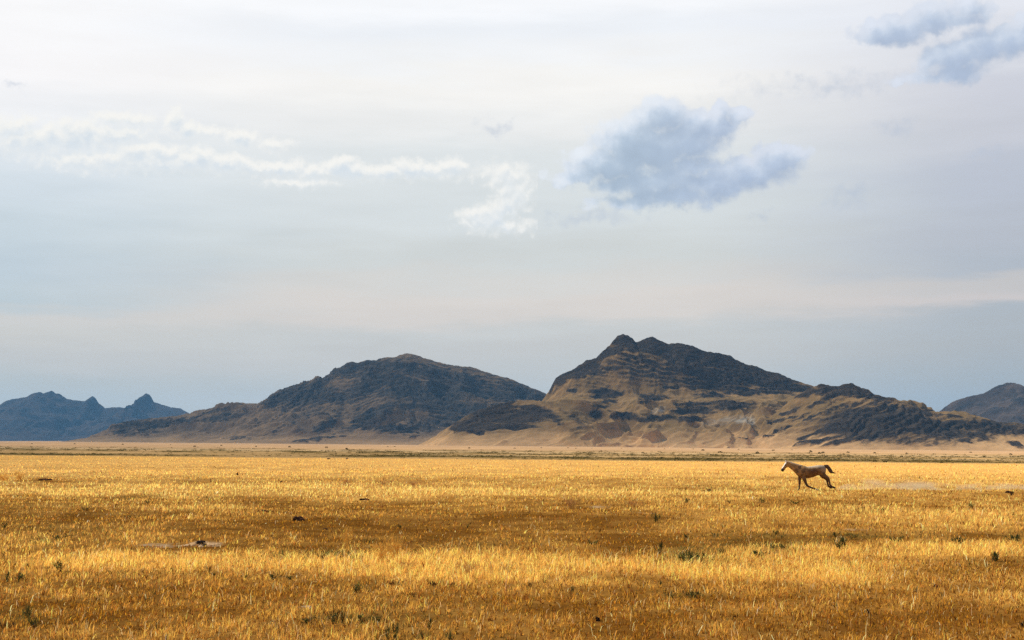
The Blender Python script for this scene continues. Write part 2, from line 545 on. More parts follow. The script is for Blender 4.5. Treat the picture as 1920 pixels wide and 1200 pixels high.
def mat_ground():
    m, T, out = new_mat("dry_ground")
    geo = T.n('ShaderNodeNewGeometry').outputs['Position']
    c = attr(T, "tint")
    n1 = T.noise(geo, 3.0, 6.0, 0.65)
    n2 = T.noise(geo, 0.35, 5.0, 0.6)
    n3 = T.noise(T.v('MULTIPLY', geo, (0.012, 0.05, 0.0)), 1.0, 6.0, 0.6)
    k = T.m('ADD', 0.30, T.m('ADD', T.m('MULTIPLY', n1, 0.7), T.m('ADD', T.m('MULTIPLY', n2, 0.35), T.m('MULTIPLY', n3, 0.35))))
    c = T.v('SCALE', c, k)
    b = T.n('ShaderNodeBsdfDiffuse')
    b.inputs['Roughness'].default_value = 1.0
    T.link(c, b.inputs[0])
    bump = T.n('ShaderNodeBump')
    bump.inputs['Strength'].default_value = 0.5
    bump.inputs['Distance'].default_value = 0.08
    T.link(n1, bump.inputs['Height'])
    T.link(bump.outputs[0], b.inputs['Normal'])
    T.link(b.outputs[0], out.inputs[0])
    return m


def build_ground():
    # one sheet, fine where the lens looks and coarse elsewhere, out past the farthest range
    a_in = np.radians(np.linspace(-23, 23, 760))
    a_out = np.radians(np.linspace(23, 337, 170)[1:-1])
    az = np.concatenate([a_in, a_out])
    # rows follow even steps of depression so that far bands stay crisp
    dn = CZ / np.linspace(CZ / 14.0, CZ / 900.0, 900)
    df = np.geomspace(900, 19500, 160)[1:]
    d = np.concatenate([[0.3, 3, 7, 11], dn, df])
    A, D = np.meshgrid(az, d)
    X, Y = D * np.sin(A), D * np.cos(A)
    Z = ground_z(X, Y)
    me = grid_mesh("ground", X, Y, Z, wrap=True)
    x, y = X.ravel(), Y.ravel()
    set_attr(me, "tint", land_color(x, y))
    o = link("ground", me, mat_ground())
    tag(o, kind='structure')
    return o


build_ground()


# ------------------------------------------------------------------ hills
def prof(pts, Y):
    p = np.array(pts, float)
    x, _, z = at_depth(p[:, 0], p[:, 1], Y)
    return lambda X: np.interp(X, x, z)


def smax(a, b, k):
    h = np.clip(0.5 + 0.5 * (a - b) / k, 0, 1)
    return b * (1 - h) + a * h + k * h * (1 - h)


def ell(lst, px, py, soft=1.0):
    s = np.zeros_like(px)
    for e in lst:
        cx, cy, rx, ry = e[:4]
        an = math.radians(e[4]) if len(e) > 4 else 0.0
        w = e[5] if len(e) > 5 else 1.0
        dx, dy = px - cx, py - cy
        u, v = dx * math.cos(an) + dy * math.sin(an), -dx * math.sin(an) + dy * math.cos(an)
        d = np.sqrt((u / rx) ** 2 + (v / ry) ** 2)
        s = np.maximum(s, w * np.clip((1.65 - d) / 1.15, 0, 1))
    return s


def ledges(H, X, Y, amt, period, dip, seed):
    """Tilted beds: flat treads and steep risers. Returns the height change and how much of a riser each point is."""
    bed = H + dip + 9 * fbm(X / 130, Y / 160, seed, 3)
    ph = bed / period + .55 * fbm(X / 60, bed / 34, seed + 1, 3)
    fl = np.floor(ph)
    fr = ph - fl
    k = 0.55 + 0.45 * pn(X / 90 + fl * 3.7, fl * 1.9, seed + 2)         # some beds stand out, others vanish
    d = (sstep(fr, .52, 1.0) - fr) * period * amt * np.clip(k * 1.5, 0, 1.2)
    return d, sstep(fr, .48, .62) * sstep(fr, 1.02, .92) * np.clip(k * 1.4, 0, 1)


def mat_hill(name, slope_a, slope_b, rock_a, rock_b, scale, dip=-0.35):
    m, T, out = new_mat(name)
    geo = T.n('ShaderNodeNewGeometry').outputs['Position']
    rock_shade = attr(T, "rock_shade", False)
    pale = attr(T, "pale", False)
    n0 = T.noise(geo, 0.010 * scale, 6.0, 0.6)
    n1 = T.noise(T.v('MULTIPLY', geo, (1.0, 1.0, 2.4)), 0.05 * scale, 7.0, 0.68)
    n2 = T.noise(geo, 0.16 * scale, 5.0, 0.7)
    gx, gy, gz = T.sep(geo)[:3]
    bed = T.m('ADD', T.m('MULTIPLY', gz, 1.0), T.m('ADD', T.m('MULTIPLY', gx, dip), T.m('MULTIPLY', gy, 0.15)))
    st = T.noise(T.comb(T.m('MULTIPLY', gx, 0.010 * scale), T.m('MULTIPLY', gy, 0.008 * scale), T.m('MULTIPLY', bed, 0.085 * scale)), 1.0, 5.0, 0.6)   # tilted beds
    var = T.m('ADD', T.m('MULTIPLY', T.m('SUBTRACT', n1, 0.5), 0.7), T.m('ADD', T.m('MULTIPLY', T.m('SUBTRACT', st, 0.5), 1.1), T.m('MULTIPLY', T.m('SUBTRACT', n2, 0.5), 0.35)))
    rk = T.step(T.m('ADD', T.m('MULTIPLY', rock_shade, 1.05), T.m('MULTIPLY', var, T.m('ADD', 0.40, T.m('MULTIPLY', rock_shade, 0.5)))), 0.16, 0.84)
    sl = T.mix(T.step(n0, 0.35, 0.65), slope_a, slope_b)
    sl = T.mix(attr(T, "sand", False), sl, (0.52, 0.325, 0.150))
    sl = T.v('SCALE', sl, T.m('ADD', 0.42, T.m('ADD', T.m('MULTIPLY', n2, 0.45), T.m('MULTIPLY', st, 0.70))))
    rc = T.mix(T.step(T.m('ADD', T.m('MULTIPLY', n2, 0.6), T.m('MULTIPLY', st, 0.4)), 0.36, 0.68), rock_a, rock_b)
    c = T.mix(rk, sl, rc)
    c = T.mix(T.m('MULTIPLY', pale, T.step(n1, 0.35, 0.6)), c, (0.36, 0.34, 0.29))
    b = T.n('ShaderNodeBsdfDiffuse')
    b.inputs['Roughness'].default_value = 1.0
    T.link(c, b.inputs[0])
    bump = T.n('ShaderNodeBump')
    bump.inputs['Strength'].default_value = 0.7
    bump.inputs['Distance'].default_value = 3.5 / scale
    T.link(T.m('MULTIPLY', T.m('ADD', n1, T.m('MULTIPLY', n2, 0.5)), T.m('ADD', 0.35, rk)), bump.inputs['Height'])
    T.link(bump.outputs[0], b.inputs['Normal'])
    T.link(b.outputs[0], out.inputs[0])
    return m


def finish_hill(name, X, Y, H, rock_shade, pale, mat, label, sand=0.0):
    me = grid_mesh(name, X, Y, H)
    sd_ = sand * sstep(H + 14 * fbm(X / 150, Y / 150, 611, 4), 42, -18)          # sandy outwash at the foot
    set_attr(me, "sand", sd_.ravel(), 'FLOAT')
    set_attr(me, "rock_shade", rock_shade.ravel(), 'FLOAT')
    set_attr(me, "pale", pale.ravel(), 'FLOAT')
    o = link(name, me, mat)
    return tag(o, label=label, cat='hill', group='desert hills beyond the plain', kind='structure')


def slope_of(H, dx, dy):
    gy, gx = np.gradient(H, dy, dx)
    return np.hypot(gx, gy)


MAIN = [(760, 900), (960, 815), (990, 790), (1010, 762), (1024, 740), (1028, 735), (1035, 722), (1042, 708), (1050, 702), (1062, 697), (1075, 692), (1088, 683), (1100, 675),
        (1118, 670), (1130, 658), (1143, 648), (1150, 638), (1158, 629), (1168, 625), (1178, 628), (1186, 634), (1192, 641),
        (1200, 638), (1212, 633), (1224, 631), (1232, 636), (1245, 641), (1255, 644), (1268, 642), (1280, 644), (1292, 646),
        (1312, 654), (1325, 659), (1350, 662), (1368, 666), (1380, 674), (1398, 683), (1420, 687), (1440, 695), (1462, 700),
        (1480, 708), (1495, 715), (1510, 719), (1523, 722), (1560, 738), (1620, 765), (1720, 810), (1800, 870)]
RIGHT = [(1380, 880), (1420, 812), (1450, 778), (1480, 750), (1500, 736), (1520, 726), (1530, 723), (1540, 719), (1548, 722), (1562, 723), (1575, 722), (1585, 719), (1595, 718),
         (1605, 722), (1615, 727), (1628, 730), (1637, 738), (1645, 741), (1662, 744), (1676, 744), (1684, 750), (1705, 758), (1725, 765), (1742, 771),
         (1765, 773), (1790, 772), (1810, 773), (1822, 777), (1850, 785), (1868, 792), (1900, 793), (1930, 796), (2000, 805), (2100, 822), (2250, 850), (2400, 880)]
LEFTR = [(740, 860), (790, 832), (815, 818), (830, 808), (850, 795), (870, 782), (890, 772), (905, 766), (925, 760), (945, 755), (965, 752), (1000, 751),
         (1030, 753), (1050, 758), (1070, 768), (1090, 785), (1110, 800), (1130, 815), (1160, 850)]

ROCK_SHADE_MAIN = [(1228, 634, 34, 10, 5), (1190, 640, 20, 8), (1320, 658, 50, 12, 18), (1390, 680, 60, 12, 24), (1440, 697, 60, 12, 22), (1200, 688, 110, 30, 5, .46), (1120, 712, 60, 14, -10, .25), (1290, 716, 70, 12, 8, .5),  # outcrops, plus cloud shadow painted over the upper face as dark rock
             (1036, 720, 8, 18, 25), (1050, 710, 16, 10, -40), (1072, 698, 22, 9, -25), (1100, 684, 24, 11, -25), (1116, 690, 12, 14), (1090, 700, 16, 8, -20),
             (1130, 664, 22, 8, -35), (1168, 638, 24, 13), (1158, 654, 30, 8, -25), (1205, 650, 30, 10), (1250, 655, 45, 12, 5),
             (1300, 672, 50, 14, 10), (1290, 692, 45, 10, 12), (1350, 680, 50, 12, 15), (1340, 705, 60, 12, 12), (1400, 702, 50, 12, 15),
             (1440, 718, 55, 10, 10), (1480, 722, 40, 9, 14), (1505, 728, 22, 7, 5), (1265, 672, 22, 7, 8), (1210, 675, 22, 7, 10, .7), (1225, 690, 30, 6, 10, .6),
             (1150, 690, 20, 8, 0, .6), (1180, 668, 20, 5, 10, .7), (1330, 722, 70, 8, 6, .75), (1420, 733, 60, 5, 3, .7),
             (1135, 737, 25, 8), (1118, 741, 10, 5, -20), (1143, 752, 13, 2.5), (1070, 732, 7, 4, 0, .8), (1122, 763, 11, 4), (1118, 778, 14, 6),
             (1225, 744, 26, 6, 3), (1210, 754, 12, 2, 0, .8), (1172, 780, 26, 6, 4), (1205, 788, 16, 3, 4), (1215, 785, 12, 3), (1240, 783, 20, 5), (1256, 726, 12, 2), (1270, 727, 10, 1.5),
             (1335, 741, 26, 5, -2), (1395, 737, 26, 4, 3), (1308, 757, 32, 4, 0), (1300, 770, 34, 6, 0), (1292, 786, 24, 5, 0), (1365, 756, 40, 5, 3, .75), (1370, 766, 36, 6, 0, .55),
             (1150, 804, 16, 3, 0, .35), (1075, 803, 26, 6, -6, .4), (1085, 790, 30, 6, 30, .5)]
ROCK_LEFTR = [(930, 785, 80, 24, -6, .5), (920, 770, 44, 9, -10), (1005, 771, 30, 10, 8), (1035, 783, 26, 7, 30, .8), (900, 788, 42, 9, -8), (955, 799, 46, 6), (860, 806, 18, 4), (965, 783, 54, 12), (872, 795, 24, 8, -20), (900, 811, 10, 3), (942, 758, 26, 4, -12),
              (880, 806, 20, 4), (900, 800, 40, 8)]
ROCK_SHADE_RIGHT = [(1850, 800, 80, 14, 4, .75), (1905, 808, 40, 9, 6, .7), (1800, 812, 60, 12, 8, .72), (1540, 790, 70, 22, -24, .38), (1690, 770, 60, 14, 12, .7), (1640, 795, 96, 30, 0, .85), (1740, 803, 86, 20, 8, .85), (1690, 824, 100, 9, 5, .6), (1950, 805, 60, 12, 4, .7), (2030, 815, 60, 10, 6, .7),  # outcrops, plus wide entries painting the shade on the hill's right side
              (1585, 722, 40, 9, 6), (1548, 722, 18, 6), (1595, 732, 34, 8, 8), (1545, 732, 26, 6, -12), (1605, 738, 40, 6, 5), (1562, 740, 20, 5, -12), (1515, 738, 16, 5, -20), (1500, 742, 20, 3, -12, .7), (1455, 744, 18, 4, 0, .7), (1650, 745, 30, 7, 8, .8),
              (1620, 778, 40, 14, 8), (1600, 800, 56, 11, -10), (1660, 795, 60, 17, 10), (1710, 790, 54, 20, 18), (1760, 800, 40, 13, 18),
              (1560, 800, 30, 8, -24), (1530, 812, 34, 4.5, -22), (1545, 825, 44, 3.5, -14), (1510, 829, 24, 2.4, -14), (1585, 828, 40, 4, -10), (1640, 818, 50, 7, -5),
              (1720, 770, 40, 6, 12, .8), (1795, 796, 40, 7, 4), (1865, 793, 34, 6, -2), (1850, 803, 30, 4, 5), (1835, 816, 18, 6, 20), (1810, 827, 11, 4, 20), (1905, 834, 18, 4, 18), (1895, 812, 24, 3, -8, .8),
              (1475, 774, 14, 3, -20), (1490, 766, 16, 2.5, -22, .7), (1530, 757, 14, 3, -20), (1465, 787, 26, 2.6, -16), (1500, 781, 20, 2.4, -22, .8), (1520, 784, 18, 2.4, -25, .8), (1462, 806, 20, 3, -25, .7), (1470, 801, 16, 2, -20, .8),
              (1440, 819, 10, 1.4, -12), (1393, 822, 8, 1.2, 0), (1560, 770, 26, 2, -24, .7), (1590, 762, 26, 2.5, -18, .7), (1540, 775, 24, 2, -24, .7), (1780, 780, 30, 3, 5, .8), (1840, 778, 20, 2, 5, .8), (1730, 815, 60, 8, 10, .45)]


def build_main_hill():
    px0, px1 = 720, 2180
    xs = np.arange((px0 - 960) / F * 4200, (px1 - 960) / F * 4200, 2.7)
    ys = np.concatenate([np.arange(3150, 4750, 3.2), np.arange(4750, 5500, 12)])
    X, Y = np.meshgrid(xs, ys)
    b = -62.0
    wob = fbm(X / 210, Y / 210, 101, 4)
    gul = ridged(X / 190 + 0.4 * wob, Y / 420, 102, 4)           # spurs running down towards the plain
    fine = fbm(X / 46, Y / 60, 103, 5, 0.55)
    Xw = X + 20 * fbm(X / 120, Y / 160, 110, 3)

    def ridge(pts, Yr, L, pw, back, wx, seed):
        z = prof(pts, Yr)
        t = Yr - Y + wx * fbm(X / 260, Y / 400, seed, 3) * sstep(np.abs(Y - Yr), 0, 160)
        Xs = lerp(X, Xw, sstep(np.abs(t), 10, 120))
        Zr = z(Xs) + 2.2 * fbm(X / 14, Y / 30, seed + 5, 3)
        u = np.clip(t / L, 0, 1)
        hf = b + (Zr - b) * (1 - u) ** pw
        hb = Zr + np.minimum(t, 0) * back
        return np.where(t >= 0, hf, hb), t
    A, tA = ridge(MAIN, 4620, 900, 1.9, -0.0 + 0.55, 60, 120)
    C, tC = ridge(LEFTR, 4020, 520, 1.35, 0.16, 40, 130)
    D, tD = ridge(RIGHT, 3900, 720, 1.5, 0.30, 50, 140)
    # the old shoreline bench that runs across the whole massif
    bx, _, bz = at_depth(np.array([700, 850, 905, 960, 1000, 1400, 1700, 1780, 1900, 2000]), np.array([880, 840, 810, 775, 752, 752, 754, 790, 830, 880]), 4180)
    zb = np.interp(X, bx, bz)
    ye = 4190 + 150 * fbm(X / 330, 0 * X, 150, 3)
    u = np.clip((ye - Y) / 1000 - 0.14 * (gul - 0.9), 0, 1)
    B = b + (zb - b) * (1 - u) ** 1.75 + np.clip(Y - ye, 0, 600) * 0.09 * sstep(X, (1015 - 960) / F * 4300, (1110 - 960) / F * 4300)
    H = smax(smax(A, B, 26), smax(C, D, 20), 16)
    env = sstep(H, -30, 110)
    inner = np.minimum(np.minimum(sstep(np.abs(tA), 4, 90), sstep(np.abs(tC), 4, 60)), sstep(np.abs(tD), 4, 70))
    H = H + env * inner * ((7 + 15 * sstep(H, 110, 190)) * (gul - 0.95) + (2.2 + 4 * sstep(H, 110, 190)) * fine) + env * 1.0 * fine
    H = H + 2.0 * fbm(X / 90, Y / 200, 160, 4) * sstep(H, -60, -10)
    # bedrock outcrops stand proud of the scree; the mask holds painted shade too
    P, Q = to_px(X, Y, H)
    P2, Q2 = P + 7 * fbm(X / 30, Y / 50, 170, 4), Q + 3.0 * fbm(X / 26, Y / 40, 171, 4)
    rock_shade = np.where((tA > -30) & (Y < 4700), 1.0, 0.0) * ell(ROCK_SHADE_MAIN, P2, Q2)
    rock_shade = np.maximum(rock_shade, ell(ROCK_LEFTR, P2, Q2) * (Y < 4250))
    rock_shade = np.maximum(rock_shade, ell(ROCK_SHADE_RIGHT, P2, Q2) * (Y < 4200))
    body = fbm(X / 55, Y / 45, 172, 4)
    H = H + rock_shade * inner * (4.0 + 5.0 * body)
    x15 = (1500 - 960) / F * 3900
    dip = (X - x15) * (-.30 * sstep(P, 1400, 1500) * sstep(Y, 4350, 4150) + .10 * sstep(Y, 4250, 4400))
    dl, riser = ledges(H, X, Y, (.10 + .85 * rock_shade) * inner * sstep(H, -10, 30), 15.0, dip, 173)
    H = H + dl
    d2, r2 = ledges(H, X, Y, (.05 + .6 * rock_shade) * inner * sstep(H, -10, 30), 6.5, dip, 183)
    H = H + d2
    pale = ell([(1235, 769, 12, 4, -20, 1.0), (1395, 787, 16, 5, -8, .9), (1350, 790, 30, 5, -10, .5), (1405, 792, 8, 4, 0, .8)], P2, Q2)
    rock_shade = np.clip(rock_shade * (.94 + .34 * riser + .20 * r2) + .22 * riser * inner * sstep(H, 40, 120) - .02, 0, 1)
    m = mat_hill("hill_slopes", (0.205, 0.134, 0.055), (0.300, 0.188, 0.078), (0.020, 0.019, 0.019), (0.092, 0.068, 0.046), 1.0)
    finish_hill("hill", X, Y, H, rock_shade, pale, m, "broad tan and dark rocky hill with a twin-knobbed summit, behind the horse", 1.0)


LEFT = [(60, 900), (150, 850), (190, 827), (200, 816), (215, 803), (235, 792), (250, 788), (275, 785), (300, 783), (330, 780), (352, 775), (370, 770), (385, 768), (405, 762), (425, 757),
        (440, 757), (455, 755), (475, 757), (483, 758), (500, 748), (512, 738), (525, 730), (540, 726), (550, 722), (560, 720), (568, 716), (580, 714),
        (592, 707), (605, 709), (618, 700), (625, 692), (640, 687), (650, 680), (660, 677), (672, 680), (685, 676), (705, 675), (722, 671), (740, 670),
        (752, 665), (762, 662), (772, 663), (785, 668), (800, 672), (820, 678), (845, 685), (865, 686), (890, 690), (905, 695), (930, 703), (955, 710),
        (975, 718), (995, 726), (1010, 732), (1022, 738), (1060, 755), (1120, 785), (1200, 830), (1260, 870)]
ROCK_LEFT = [(540, 738, 34, 12, -25), (520, 748, 30, 9, -15), (575, 742, 40, 14, -10), (620, 745, 30, 8), (600, 715, 26, 7, -30, .8), (655, 690, 30, 8, -15), (700, 684, 40, 8, 0), (690, 722, 40, 10, -30),
             (720, 708, 44, 9, 5), (790, 740, 60, 10, 5), (760, 720, 40, 8, 10), (820, 730, 60, 9, 8), (700, 775, 36, 9, -20), (612, 795, 24, 7, -30), (680, 795, 36, 7, -15), (745, 803, 44, 8), (790, 800, 40, 8),
             (770, 690, 50, 8, 10, .8), (850, 705, 60, 7, 14, .8), (900, 735, 60, 8, 10, .8), (960, 740, 50, 7, 14, .8), (980, 730, 40, 6, 18, .8), (850, 765, 80, 10, 5, .8), (850, 790, 60, 14, 0, .8),
             (245, 795, 30, 7, -12), (290, 795, 34, 7, -5), (340, 790, 40, 5, -8, .8), (412, 782, 22, 6, -20), (400, 770, 30, 4, -10, .7), (260, 810, 40, 5, -10, .7), (230, 808, 14, 8, -30),
             (448, 821, 22, 2.2, 0), (580, 826, 30, 2, -6), (610, 820, 34, 2, -8), (780, 818, 16, 1.2, -8), (530, 800, 40, 2, -20, .6), (560, 790, 40, 2, -24, .6), (500, 790, 40, 2, -24, .5)]


def build_left_hill():
    D0 = 6300.0
    xs = np.arange((40 - 960) / F * 5900, (1230 - 960) / F * 6300, 3.6)
    ys = np.concatenate([np.arange(4500, 6400, 5.0), np.arange(6400, 7200, 16)])
    X, Y = np.meshgrid(xs, ys)
    b = -40.0
    wob = fbm(X / 300, Y / 300, 201, 4)
    gul = ridged(X / 250 + 0.5 * wob + Y / 900, Y / 600, 202, 4)
    fine = fbm(X / 60, Y / 80, 203, 5, 0.55)
    t = D0 - Y + 80 * fbm(X / 380, Y / 500, 204, 3) * sstep(np.abs(D0 - Y), 0, 200)
    z = prof(LEFT, D0)
    Xs = X + 45 * fbm(X / 200, Y / 240, 205, 3) * sstep(np.abs(t), 10, 160)
    tooth = sstep(X, (470 - 960) / F * 6300, (500 - 960) / F * 6300) * sstep(X, (660 - 960) / F * 6300, (620 - 960) / F * 6300)
    Zr = z(Xs) + 2.4 * fbm(X / 17, Y / 40, 206, 3) + tooth * 9.0 * np.clip(ridged(X / 22, Y / 90, 231, 3) - .9, 0, 1)
    u = np.clip(t / 1750, 0, 1)
    H = np.where(t >= 0, b + (Zr - b) * (0.62 * (1 - u) ** 1.25 * (1 - sstep(u, 0.5, 0.9)) + 0.38 * (1 - u) ** 3.2), Zr + np.minimum(t, 0) * 0.5)
    env = sstep(H, -25, 90) * sstep(np.abs(t), 4, 130)
    H = H + env * (34 * (gul - 0.95) + 8 * fine) + sstep(H, 0, 60) * 1.5 * fine
    # shoreline notch
    lv = 128.0
    H = H - 7.0 * sstep(H, lv - 16, lv) * sstep(H, lv + 2, lv + 1e-3) * 0 - 5.0 * np.exp(-((H - lv) / 3.0) ** 2) * sstep(X, (980 - 960) / F * 5900, (800 - 960) / F * 5900)
    P, Q = to_px(X, Y, H)
    P2, Q2 = P + 8 * fbm(X / 40, Y / 60, 207, 4), Q + 4 * fbm(X / 34, Y / 50, 208, 4)
    rock_shade = ell(ROCK_LEFT, P2, Q2) * (t > -40)
    inn = sstep(np.abs(t), 4, 90)
    H = H + rock_shade * inn * (4 + 7 * fbm(X / 70, Y / 60, 209, 4))
    dip = X * (.16 * sstep(P, 640, 780) - .10 * sstep(P, 640, 500))
    dl, riser = ledges(H, X, Y, (.22 + .6 * rock_shade) * inn * sstep(H, 0, 40), 18.0, dip, 210)
    H = H + dl
    d2, r2 = ledges(H, X, Y, (.12 + .5 * rock_shade) * inn * sstep(H, 0, 40), 8.0, dip, 220)
    H = H + d2
    up = sstep(H, 60, 150) * sstep(P, 420, 620)
    rock_shade = np.clip(rock_shade * (.74 + .32 * riser + .2 * r2) + (.25 + .25 * riser) * up + .12 * riser, 0, 1)
    m = mat_hill("shaded_hill_slopes", (0.150, 0.106, 0.066), (0.215, 0.145, 0.080), (0.032, 0.032, 0.032), (0.105, 0.084, 0.062), 0.75, 0.12)  # slope colours greyed and darkened to carry the cloud shadow over this hill
    finish_hill("hill", X, Y, H, rock_shade, np.zeros_like(H), m, "long dark grey-brown hill with a serrated left ridge, in the middle distance", .45)


BLUE = [(-700, 850), (-420, 812), (-300, 800), (-180, 788), (-60, 772), (0, 759), (15, 750), (30, 747), (50, 744), (60, 738), (75, 734), (82, 737), (90, 735), (97, 732), (105, 737), (112, 738), (125, 747),
        (140, 750), (160, 752), (165, 748), (174, 742), (178, 745), (185, 755), (197, 765), (215, 763), (235, 764), (250, 763), (262, 756), (266, 751), (267, 744), (271, 739), (275, 736.5), (280, 740), (284, 745), (288, 753),
        (300, 757), (320, 763), (340, 766), (352, 773), (380, 788), (420, 808), (480, 826), (600, 850)]
FARR = [(1560, 860), (1680, 812), (1730, 788), (1762, 771), (1775, 760), (1792, 750), (1820, 742), (1845, 737), (1862, 727), (1875, 721), (1890, 717), (1902, 717), (1912, 723), (1920, 732), (1945, 741), (1990, 760),
        (2040, 776), (2120, 800), (2250, 830), (2400, 870)]


def build_far_hill(pts, D0, px0, px1, L, dx, dy, seed, mat, label, b=-45.0):
    xs = np.arange((px0 - 960) / F * D0, (px1 - 960) / F * D0, dx)
    ys = np.arange(D0 - L * 1.05, D0 + 0.5 * L, dy)
    X, Y = np.meshgrid(xs, ys)
    s = D0 / 4600.0
    gul = ridged(X / (240 * s) + 0.4 * fbm(X / 400, Y / 400, seed, 3), Y / (480 * s), seed + 1, 4)
    fine = fbm(X / (60 * s), Y / (80 * s), seed + 2, 5, 0.55)
    t = D0 - Y + 60 * s * fbm(X / (300 * s), Y / (400 * s), seed + 3, 3) * sstep(np.abs(D0 - Y), 0, 160 * s)
    z = prof(pts, D0)
    Xs = X + 22 * s * fbm(X / (160 * s), Y / (200 * s), seed + 4, 3) * sstep(np.abs(t), 60 * s, 240 * s)
    Zr = z(Xs) + 1.6 * s * fbm(X / (14 * s), Y / (40 * s), seed + 5, 3)
    u = np.clip(t / L, 0, 1)
    H = np.where(t >= 0, b + (Zr - b) * (1 - u) ** 1.35, Zr + np.minimum(t, 0) * 0.5)
    env = sstep(H, -20, 90) * sstep(np.abs(t), 4, 110 * s)
    H = H + env * s * (22 * (gul - 0.95) + 6 * fine)
    rock_shade = np.clip(0.3 + 0.5 * fbm(X / (90 * s), Y / (60 * s), seed + 7, 4) + sstep(slope_of(H, dx, dy), .6, 1.3) * .4, 0, 1)
    finish_hill("hill", X, Y, H, rock_shade, np.zeros_like(H), mat, label)


build_main_hill()
build_left_hill()
m_far = mat_hill("far_hill_slopes", (0.070, 0.055, 0.047), (0.10, 0.075, 0.06), (0.024, 0.024, 0.026), (0.05, 0.045, 0.042), 0.5)
build_far_hill(BLUE, 15000.0, -700, 600, 2600, 10, 20, 301, m_far, "hazy blue jagged mountain range with a knob-topped spire, at the far left")
build_far_hill(FARR, 7400.0, 1560, 2400, 1700, 7, 12, 401, m_far, "bluish round-topped hill behind the right end of the rocky hill", b=-75.0)
#PART2


# ------------------------------------------------------------------ leaf, blade and stone makers
def mat_leaf(name, transl=0.35):
    m, T, out = new_mat(name)
    c = attr(T, "tint")
    d, t = T.n('ShaderNodeBsdfDiffuse'), T.n('ShaderNodeBsdfTranslucent')
    T.link(c, d.inputs[0]); T.link(c, t.inputs[0])
    mx = T.n('ShaderNodeMixShader')
    mx.inputs[0].default_value = transl
    T.link(d.outputs[0], mx.inputs[1]); T.link(t.outputs[0], mx.inputs[2])
    T.link(mx.outputs[0], out.inputs[0])
    return m


def blade_mesh(name, R, L, az, lean, W, C, seed=1):
    """n bent, tapering blades as one mesh (5 points each)."""
    r = np.random.default_rng(seed)
    n = len(R)
    dirx, diry = np.cos(az), np.sin(az)
    ph = r.uniform(0, 2 * np.pi, n)
    sx, sy = np.cos(ph) * W / 2, np.sin(ph) * W / 2
    V = np.empty((n, 5, 3), np.float32)
    mid = np.stack([R[:, 0] + dirx * lean * L * .28, R[:, 1] + diry * lean * L * .28, R[:, 2] + L * .58], -1)
    tz = L * np.sqrt(np.clip(1 - 0.75 * lean ** 2, .08, 1))
    tip = np.stack([R[:, 0] + dirx * lean * L, R[:, 1] + diry * lean * L, R[:, 2] + tz], -1)
    mid[:, 2] = np.minimum(mid[:, 2], R[:, 2] + tz * .8)
    s = np.stack([sx, sy, 0 * sx], -1)
    V[:, 0], V[:, 1], V[:, 2], V[:, 3], V[:, 4] = R - s, R + s, mid + s * .8, mid - s * .8, tip
    i0 = (np.arange(n) * 5)[:, None]
    loops = (i0 + np.array([[0, 1, 2, 3, 3, 2, 4]])).astype(np.int32)
    me = bpy.data.meshes.new(name)
    me.vertices.add(n * 5); me.vertices.foreach_set("co", V.ravel())
    me.loops.add(n * 7); me.loops.foreach_set("vertex_index", loops.ravel())
    me.polygons.add(n * 2)
    st = (np.arange(n) * 7)[:, None] + np.array([[0, 4]])
    me.polygons.foreach_set("loop_start", st.astype(np.int32).ravel())
    me.update(calc_edges=True)
    set_attr(me, "tint", np.repeat(C, 5, axis=0))
    return me


M_GRASS = mat_leaf("dry_grass_blades", 0.42)
M_LEAF = mat_leaf("weed_leaves", 0.25)


def jitter(c, r, n, v=0.18, h=0.06):
    k = 1 + r.normal(0, v, (n, 1))
    return np.clip(np.asarray(c) * k * (1 + r.normal(0, h, (n, 3))), 0.004, 0.9)


